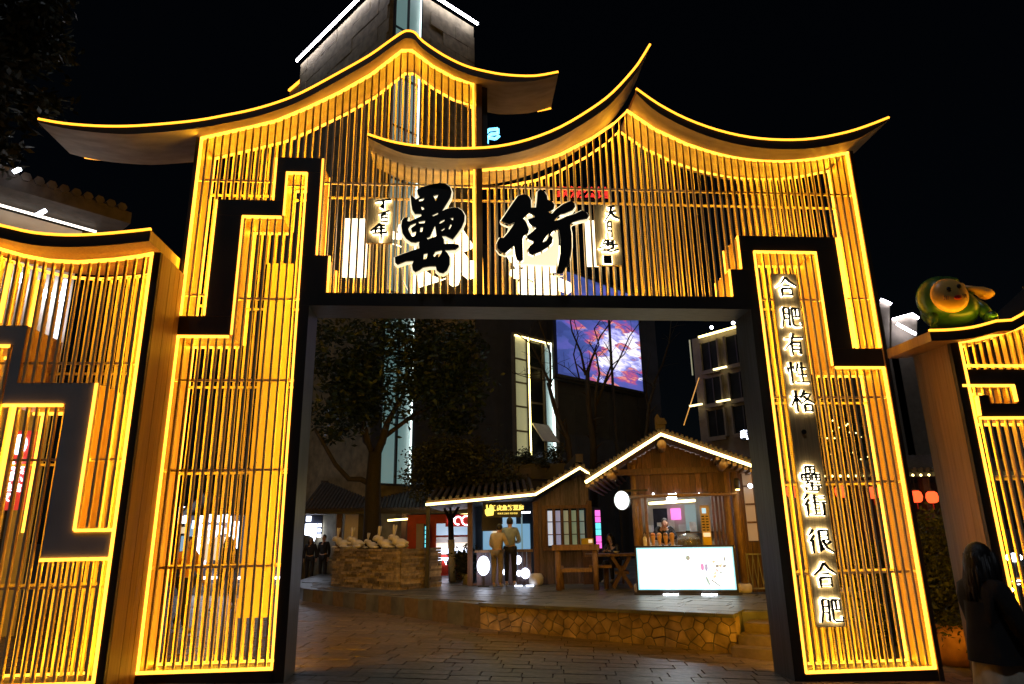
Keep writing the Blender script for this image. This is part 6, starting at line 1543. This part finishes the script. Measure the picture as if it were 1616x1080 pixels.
def bare():
    y = 13.0; b = P(937, 760, y); b.z = DZ
    bare_tree((b.x, y, DZ), [([(937, 800), (935, 700), (926, 640), (924, 590)], .14, .07), ([(924, 592), (918, 555), (905, 520), (900, 480)], .05, .018), ([(925, 590), (937, 560), (948, 530), (970, 500)], .05, .018), ([(937, 560), (945, 545), (937, 520), (948, 505), (950, 480)], .03, .012),
                            ([(938, 700), (940, 620), (946, 590), (941, 560), (930, 540)], .06, .018), ([(941, 640), (955, 600), (962, 580), (960, 560), (950, 545)], .05, .014), ([(955, 605), (975, 570), (990, 535), (1008, 510)], .035, .012), ([(962, 580), (985, 560), (1000, 530)], .025, .01), ([(915, 600), (905, 560), (912, 530), (905, 505)], .03, .012), ([(915, 600), (895, 580), (878, 570)], .02, .01)],
              y, 'leafless tree with many thin dark limbs in front of the video wall', 1)
    y = 12.0; b = P(900, 760, y)
    bare_tree((b.x, y, DZ), [([(905, 780), (897, 690), (880, 650), (868, 600)], .11, .06), ([(870, 610), (855, 575), (838, 540), (812, 520)], .05, .015), ([(869, 605), (868, 560), (852, 520), (846, 500)], .04, .015), ([(855, 590), (835, 590), (812, 585)], .02, .01), ([(868, 600), (850, 600), (830, 595), (808, 588)], .025, .01), ([(838, 545), (835, 530), (840, 510)], .02, .008)],
              y, 'leafless tree with crooked limbs crossing the tall lit window bay', 2)
    y = 14.0; b = P(1016, 760, y)
    bare_tree((b.x, y, DZ), [([(1014, 780), (1018, 690), (1022, 640), (1030, 610)], .07, .05), ([(1030, 610), (1045, 575), (1055, 540), (1058, 500)], .045, .015), ([(1022, 640), (1016, 600), (1022, 560)], .03, .012)],
              y, 'slim curved leafless tree right of the video wall', 3)
bare()

# ------------------------------------------------------------------ table, benches, people on the terrace
def furniture():
    b = PZ(925, 930, DZ)
    F = Frame((b.x, b.y, DZ), D2R(-12))
    t = thing('log_bench', PZ(918, 932, DZ), F.a, 'chunky rustic log bench frame in front of the snack stall window', 'bench')
    k = .93
    for x in (-.55, .36): MB().tube([(x, 0, 0), (x, 0, k)], .07, 10).build('leg', M['log'], t, True)
    MB().tube([(-.5, .42, 0), (-.5, .42, .55)], .06, 10).build('leg', M['log'], t, True); MB().tube([(.6, .42, 0), (.6, .42, .5)], .06, 10).build('leg', M['log'], t, True)
    MB().box(-.68, .48, -.1, .1, k, k + .13).build('top_rail', M['log'], t); MB().box(-.47, .28, -.02, .45, .42, .5).build('seat', M['log'], t); MB().box(.2, .75, .1, .5, .501, .56).build('seat_plank', M['log'], t)
    c = PZ(965, 928, DZ)
    t = thing('wooden_table', c, F.a, 'wooden picnic table with crossed legs between the stalls', 'table')
    for j in range(4): MB().box(-.62, .62, -.35 + j * .18, -.35 + j * .18 + .165, .76, .82).build('table_plank', M['log'], t)
    for y in (-.25, .3):
        MB().bar((.05, y, 0.02), (.5, y, .75), .08, .06, up=(0, 1, 0)).build('leg', M['log'], t); MB().bar((.5, y - .062, 0.02), (.05, y - .062, .75), .08, .06).build('leg', M['log'], t)
    MB().box(.1, .45, -.28, .3, .33, .4).build('brace', M['log'], t)
    # bench behind with seated person
    s = PZ(972, 921, DZ); t = thing('stool', s, F.a, 'low wooden stool carrying the seated customer behind the picnic table', 'stool')
    MB().box(-.25, .25, -.17, .17, .4, .46).build('seat', M['log'], t)
    for a_ in (-.2, .2):
        for b_ in (-.12, .12): MB().box(a_ - .025, a_ + .025, b_ - .025, b_ + .025, 0, .4).build('leg', M['log'], t)
    sit = {'pelvis': (0, 0, .56), 'waist': (0, -.02, .7), 'chest': (0, -.08, .9), 'neck': (0, -.13, 1.05), 'neck2': (0, -.16, 1.1), 'head': (0, -.2, 1.2), 'hipR': (-.1, -.02, .54), 'hipL': (.1, -.02, .54), 'kneeR': (-.12, -.42, .55), 'kneeL': (.12, -.42, .55), 'ankR': (-.12, -.4, .1), 'ankL': (.12, -.4, .1), 'toeR': (-.12, -.55, .04), 'toeL': (.12, -.55, .04),
           'shR': (-.17, -.09, 1.0), 'shL': (.17, -.09, 1.0), 'elR': (-.24, -.22, .82), 'elL': (.24, -.22, .82), 'wrR': (-.1, -.42, .86), 'wrL': (.1, -.42, .86), 'paR': (-.05, -.47, .88), 'paL': (.05, -.47, .88), 'nod': .3}
    person(s, F.a - .5, 1.66, 'seated person in dark checked coat looking down at a phone at the picnic table', 'navy', 'blackcloth', 'long', sit)
    ph = s + Vector((-.22, -.42, .9)); t = thing('phone', ph, F.a - .5, 'small phone held by the seated person', 'phone'); MB().box(-.035, .035, -.005, .005, -.02, .11).build('case', M['dark'], t); MB().box(-.03, .03, .0055, .007, -.01, .1).build('screen', M['box'], t)
    for i, (dx, lab) in enumerate(((-.35, 'paper cup on the left end of the picnic table'), (.15, 'bowl in the middle of the picnic table'))):
        o = thing('cup' if not i else 'bowl', c + Vector((dx, -.1, .82)), 0, lab, 'cup' if not i else 'bowl'); MB().lathe([(.03, 0), (.045, .1)] if not i else [(.04, 0), (.09, .06)], n=12).build('vessel', M['cup'], o, True)
    # the couple at the counter
    lean = {'chest': (0, -.06, 1.27), 'neck': (0, -.1, 1.42), 'neck2': (0, -.12, 1.46), 'head': (0, -.18, 1.55), 'shR': (-.17, -.06, 1.37), 'shL': (.17, -.06, 1.37), 'elR': (-.25, -.12, 1.12), 'elL': (.24, -.1, 1.1), 'wrR': (-.14, -.34, 1.1), 'paR': (-.1, -.4, 1.11), 'wrL': (.12, -.32, 1.0), 'paL': (.08, -.38, 1.0), 'nod': .25}
    p1 = PZ(785, 928, DZ); person(p1, D2R(150), 1.62, 'person in cream jacket and tan trousers leaning at the snack stall counter', 'cream', 'tan', 'short', lean)
    p2 = PZ(806, 926, DZ); person(p2, D2R(172), 1.76, 'taller person in pale blue jacket and dark trousers at the snack stall counter', 'sage', 'blackcloth', 'short', {'neck2': (0, -.02, 1.49), 'head': (0, -.05, 1.58), 'wrR': (-.15, -.3, 1.08), 'paR': (-.12, -.37, 1.1), 'elR': (-.24, -.04, 1.1), 'nod': .15})
furniture()
def walkers():
    walk = {'kneeR': (-.1, -.16, .5), 'ankR': (-.1, -.22, .1), 'toeR': (-.1, -.38, .05), 'kneeL': (.1, .06, .49), 'ankL': (.1, .3, .12), 'toeL': (.1, .17, .04), 'elR': (-.22, .12, 1.12), 'wrR': (-.22, .1, .88), 'paR': (-.22, .1, .82), 'elL': (.22, -.04, 1.11), 'wrL': (.2, -.2, .92), 'paL': (.2, -.25, .87)}
    def onstreet(u, v):
        return gpt(u, v)
    a = onstreet(487, 919); person(a, D2R(10), 1.62, 'left one of two dark silhouetted people standing on the street beyond the left post', 'blackcloth', 'blackcloth', 'long')
    a = onstreet(508, 919); person(a, D2R(-20), 1.72, 'right one of two dark silhouetted people standing on the street beyond the left post', 'blackcloth', 'blackcloth', 'short')
    a = onstreet(284, 1000); person(a, D2R(60), 1.7, 'passer-by in an orange jacket and dark trousers behind the left column lattice', 'orange', 'blackcloth', 'short', walk)
    a = onstreet(352, 965); person(a, D2R(-15), 1.68, 'passer-by in dark clothes with long hair behind the left column lattice', 'blackcloth', 'navy', 'long', walk)
    # woman crossing the foreground at the right
    p = P(1568, 1010, -5.0); x = p.x; z0 = gz(x, -5.0)
    hh = P(1566, 857, -5.0).z
    person((x, -5.0, z0), D2R(88), (hh - z0) / 1.7 * 1.7, 'woman in a black coat and patterned skirt walking past at the right edge', 'blackcloth', 'print', 'long', {**walk, 'head': (0, -.03, 1.58), 'wrR': (-.1, -.3, 1.0), 'paR': (-.06, -.36, 1.02), 'elR': (-.22, -.06, 1.1), 'elL': (.22, -.05, 1.1), 'wrL': (.12, -.3, 1.02), 'paL': (.08, -.37, 1.05)}, skirt=True)
    b = thing('handbag', (x + .3, -5.28, z0 + .72), 0, 'dark shoulder bag carried by the woman at the right edge', 'bag'); MB().box(-.17, .17, -.06, .06, 0, .3).build('bag_body', M['blackcloth'], b); MB().tube([(-.14, 0, .3), (-.12, .0, .5), (.0, .03, .68), (.12, 0, .5), (.14, 0, .3)], .012, 6).build('strap', M['blackcloth'], b)
walkers()

# ------------------------------------------------------------------ lit shops beyond the left column
def shops():
    y = 17.0
    def X(u, v=860): return P(u, v, y)
    a, b = X(282), X(455)
    T = thing('bright_shop', (a.x, y, 0), 0, 'shop front covered in white glowing signs seen through the left column', 'shop'); o = a.x
    top = X(370, 830).z
    MB().box(0, b.x - o, .3, 4, 0, top + .4).build('wall', M['wallblue'], T)
    def lit(u0, v0, u1, v1, nm='sign_panel', m='signw', d=0.0): 
        p, q = X(u0, v0), X(u1, v1); return MB().box(p.x - o, q.x - o, d, .28, q.z, p.z).build(nm, M[m], T)
    for u in range(332, 364, 8):
        pass
    for (u0, v0, u1, v1) in ((331, 812, 338, 824), (340, 814, 347, 824), (349, 812, 356, 824), (358, 815, 364, 823), (316, 814, 322, 824), (304, 822, 310, 834)): lit(u0, v0, u1, v1, 'sign_character')
    for r in range(6): lit(312, 828 + r * 10.5, 319, 836 + r * 10.5, 'price_panel'); lit(329, 829 + r * 10.5, 337, 837 + r * 10.5, 'price_panel') if r < 4 else None
    lit(300, 826, 308, 886, 'window', 'inblue'); lit(320, 830, 328, 885, 'window', 'inwarm'); lit(309, 884, 320, 892, 'price_panel')
    lit(338, 848, 350, 884, 'door', 'inwarm')
    lit(286, 832, 297, 842, 'window', 'inwarm'); lit(286, 846, 296, 880, 'window', 'inblue'); lit(364, 836, 371, 880, 'door', 'inblue'); lit(338, 830, 350, 844, 'sign_panel'); lit(352, 834, 362, 842, 'sign_panel')
    lit(283, 800, 290, 826, 'sign_panel'); lit(390, 838, 398, 884, 'window', 'inblue'); lit(402, 838, 412, 850, 'sign_panel'); lit(402, 856, 412, 884, 'window', 'inwarm')
    for k in range(3): lit(318 + k * 55, 911, 340 + k * 55, 914, 'kerb_light')
    rf = MB(); p, q, r = X(290, 815), X(325, 784), X(365, 806); rf.prism([(p.x - o, p.z), (q.x - o, q.z), (q.x - o + .1, q.z + .12), (p.x - o, p.z + .15)], -.5, 3); rf.build('roof_left_slope', M['tile'], T)
    MB().prism([(q.x - o + .11, q.z), (r.x - o + 1, q.z - .3), (r.x - o + 1, q.z - .15), (q.x - o + .11, q.z + .12)], -.5, 3).build('roof_right_slope', M['tile'], T)
    p, q = X(374, 824), X(384, 880); S = thing('vertical_light_sign', (p.x, y - 1, 0), 0, 'tall narrow white light sign with small dark characters behind the left column', 'sign')
    MB().box(0, q.x - p.x, 0, .15, q.z, p.z).build('lit_panel', M['signw'], S); MB().box((q.x - p.x) / 2 - .04, (q.x - p.x) / 2 + .04, .05, .1, 0, q.z - .002).build('pole', M['dark'], S)
    text3d('巷\n口\n小\n吃', (q.x - p.x) / 2, p.z - .25, .2, -.006, .008, M['letter'], 'lettering', S)
    # stall seen beside the post: column of small signs
    p, q = X(435, 815), X(452, 890); S = thing('price_sign_column', (p.x, y - 2, 0), 0, 'stack of small lit price panels just left of the left gate post', 'sign')
    for k in range(5): MB().box(0, q.x - p.x, 0, .1, lerp(q.z, p.z, k / 5) + .04, lerp(q.z, p.z, (k + 1) / 5) - .04).build('lit_panel', M['signw' if k == 4 else 'inwarm'], S)
    MB().box(-.05, q.x - p.x + .05, .101, .2, 0, p.z).build('back_board', M['dark'], S)
    # shield-shaped sign right of the post
    yy = gpt(508, 919).y + .5; c = P(495, 838, yy); k = (P(505, 838, yy).x - c.x) / 10
    S = thing('shield_light_sign', (c.x, yy, 0), 0, 'bright white pointed light sign between the left post and the silhouetted people', 'sign')
    MB().prism([(-14 * k, c.z + 11 * k), (4 * k, c.z + 11 * k), (4 * k, c.z - 8 * k), (0, c.z - 19 * k), (-4 * k, c.z - 8 * k), (-14 * k, c.z - 6 * k)], 0, .1).build('lit_panel', M['signw'], S)
    for j in range(3): MB().box(6 * k, 11 * k, 0, .1, c.z + (6 - 8 * j) * k, c.z + (11 - 8 * j) * k).build('lit_tile', M['signw'], S)
    MB().box(-13 * k, -6 * k, 0, .1, c.z + 15 * k, c.z + 23 * k).build('lit_tile', M['signw'], S)
    MB().box(-1 * k, 1 * k, .02, .08, 0, c.z - 19.5 * k).build('pole', M['dark'], S); MB().box(-15 * k, 12 * k, .101, .2, c.z - 18 * k * 0 - 5 * k, c.z + 24 * k).build('frame', M['navy'], S)
    # white metal railing by the people
    p = P(514, 900, 18.0); R = thing('white_railing', (p.x, 18.0, gz(p.x, 18)), 0, 'short white metal barrier beside the silhouetted people', 'railing')
    for x_ in (0, .35): MB().tube([(x_, 0, 0), (x_, 0, .8)], .03, 8).build('post', M['white'], R)
    MB().tube([(0, 0, .8), (.35, 0, .8)], .03, 8).build('rail', M['white'], R)
shops()

# ------------------------------------------------------------------ lantern pavilion behind the right column
def lantern_row():
    y = 9.0; z_e = P(1330, 752, y)
    a, b = P(1236, 745, y), P(1500, 775, y)
    T = thing('lantern_pavilion', (a.x, y, 0), 0, 'tiled pavilion with a string of white lights behind the right column', 'pavilion'); o = a.x; w_ = b.x - a.x + 3
    ze = P(1330, 756, y).z
    MB().box(0, w_, -.6, 3, ze, ze + .12).build('roof_deck', M['tile'], T)
    for k in range(40): x = w_ * (k + .5) / 40; MB().tube([(x, -.65, ze + .18), (x, 3, ze + .9)], .07, 6).build('roof_tile_row', M['tile'], T)
    for k in range(34): x = w_ * (k + .5) / 34; MB().ball((x, -.66, ze + .03), .035, 6, 4).build('fairy_light', M['ledw'], T)
    for k in range(5): x = w_ * k / 4 + .1; MB().box(x - .1, x + .1, -.2, 0, -.2, ze).build('post', M['plank'], T)
    MB().box(0, w_, 2.2, 2.4, -.2, ze).build('back_wall', M['logdark'], T)
    for i, (u, v) in enumerate(((1250, 776), (1327, 776), (1378, 778), (1446, 784), (1471, 785))):
        p = P(u, v, y - 1.0)
        L = thing('red_lantern', p, 0, ('red lantern leftmost of the row, beside the sign board', 'red lantern second from the left, behind the lattice bars', 'red lantern third from the left, next to the inner light strip', 'red lantern in the gap, left of the pair beside the right wing', 'rightmost red lantern against the right wing panel')[i], 'lantern', 'red lanterns under the pavilion eave')
        MB().lathe([(.08, -.15), (.13, -.11), (.155, 0), (.13, .11), (.08, .15)], n=14).build('shade', M['lantern'], L, True)
        MB().lathe([(.09, .171), (.09, .2)], n=12).build('cap', M['dark'], L); MB().tube([(0, 0, .2), (0, 0, ze - p.z)], .008, 5).build('cord', M['dark'], L); MB().tube([(0, 0, -.17), (0, 0, -.32)], .015, 5).build('tassel', M['red'], L)
    # low planter box and bench
    y = 4.0; a, b = P(1318, 945, y), P(1425, 930, y)
    S = thing('grey_bar_counter', (a.x, y, gz(a.x, y)), 0, 'grey counter with a pale top behind the right column', 'counter'); hh = (a.z + b.z) / 2 - gz(a.x, y)
    MB().box(0, b.x - a.x, 0, .7, 0, hh).build('body', M['grey'], S); MB().box(-.1, b.x - a.x + .1, -.1, .8, hh + .002, hh + .06).build('top', M['pale'], S)
    for i, (u, lab) in enumerate(((1350, 'green bottle on the left half of the grey counter'), (1392, 'green bottle on the right half of the grey counter'))):
        p = P(u, 930, y + .2); o = thing('bottle', (p.x, y + .2, S.location.z + hh + .06), 0, lab, 'bottle'); MB().lathe([(.035, 0), (.035, .18), (.014, .24), (.014, .3)], n=12).build('glass_body', M['leaf'], o, True)
    # fairy lights in the background tree
    p = P(1335, 715, 11.0); t = thing('fairy_light_tree', (p.x, 11, 0), 0, 'dark tree sprinkled with small warm lights behind the right column', 'tree')
    MB().tube([(0, 0, 0), (0, 0, p.z)], .1, 8).build('trunk', M['bark'], t, True); mb = MB(); leaves(mb, [((0, 0, p.z + .2), (1.1, .8, .9))], 2500, .08, random.Random(5)); mb.build('crown', M['leaf'], t)
    mb = MB(); rr = random.Random(6)
    for _ in range(36): mb.ball((rr.uniform(-1, 1), -.8, p.z + rr.uniform(-.7, .9)), .022, 5, 4)
    tag(mb.build('tiny_lights', M['ledw'], t), kind='stuff')
    # lights beyond the right wing
    y = 6.0
    for i, (u, v, s_, lab) in enumerate(((1600, 880, .12, 'upper bright white lamp behind the right wing bars'), (1605, 919, .07, 'middle small white lamp behind the right wing bars'), (1592, 931, .07, 'lower small white lamp behind the right wing bars'))):
        p = P(u, v, y); L = thing('path_lamp', (p.x, y, gz(p.x, y)), 0, lab, 'lamp', 'white lamps beyond the right wing'); h_ = p.z - L.location.z
        MB().tube([(0, 0, 0), (0, 0, h_ - s_)], .025, 8).build('pole', M['dark'], L); MB().ball((0, 0, h_), (s_ * 1.6, s_, s_ * .8), 12, 8).build('globe', M['lampw'], L, True)
lantern_row()
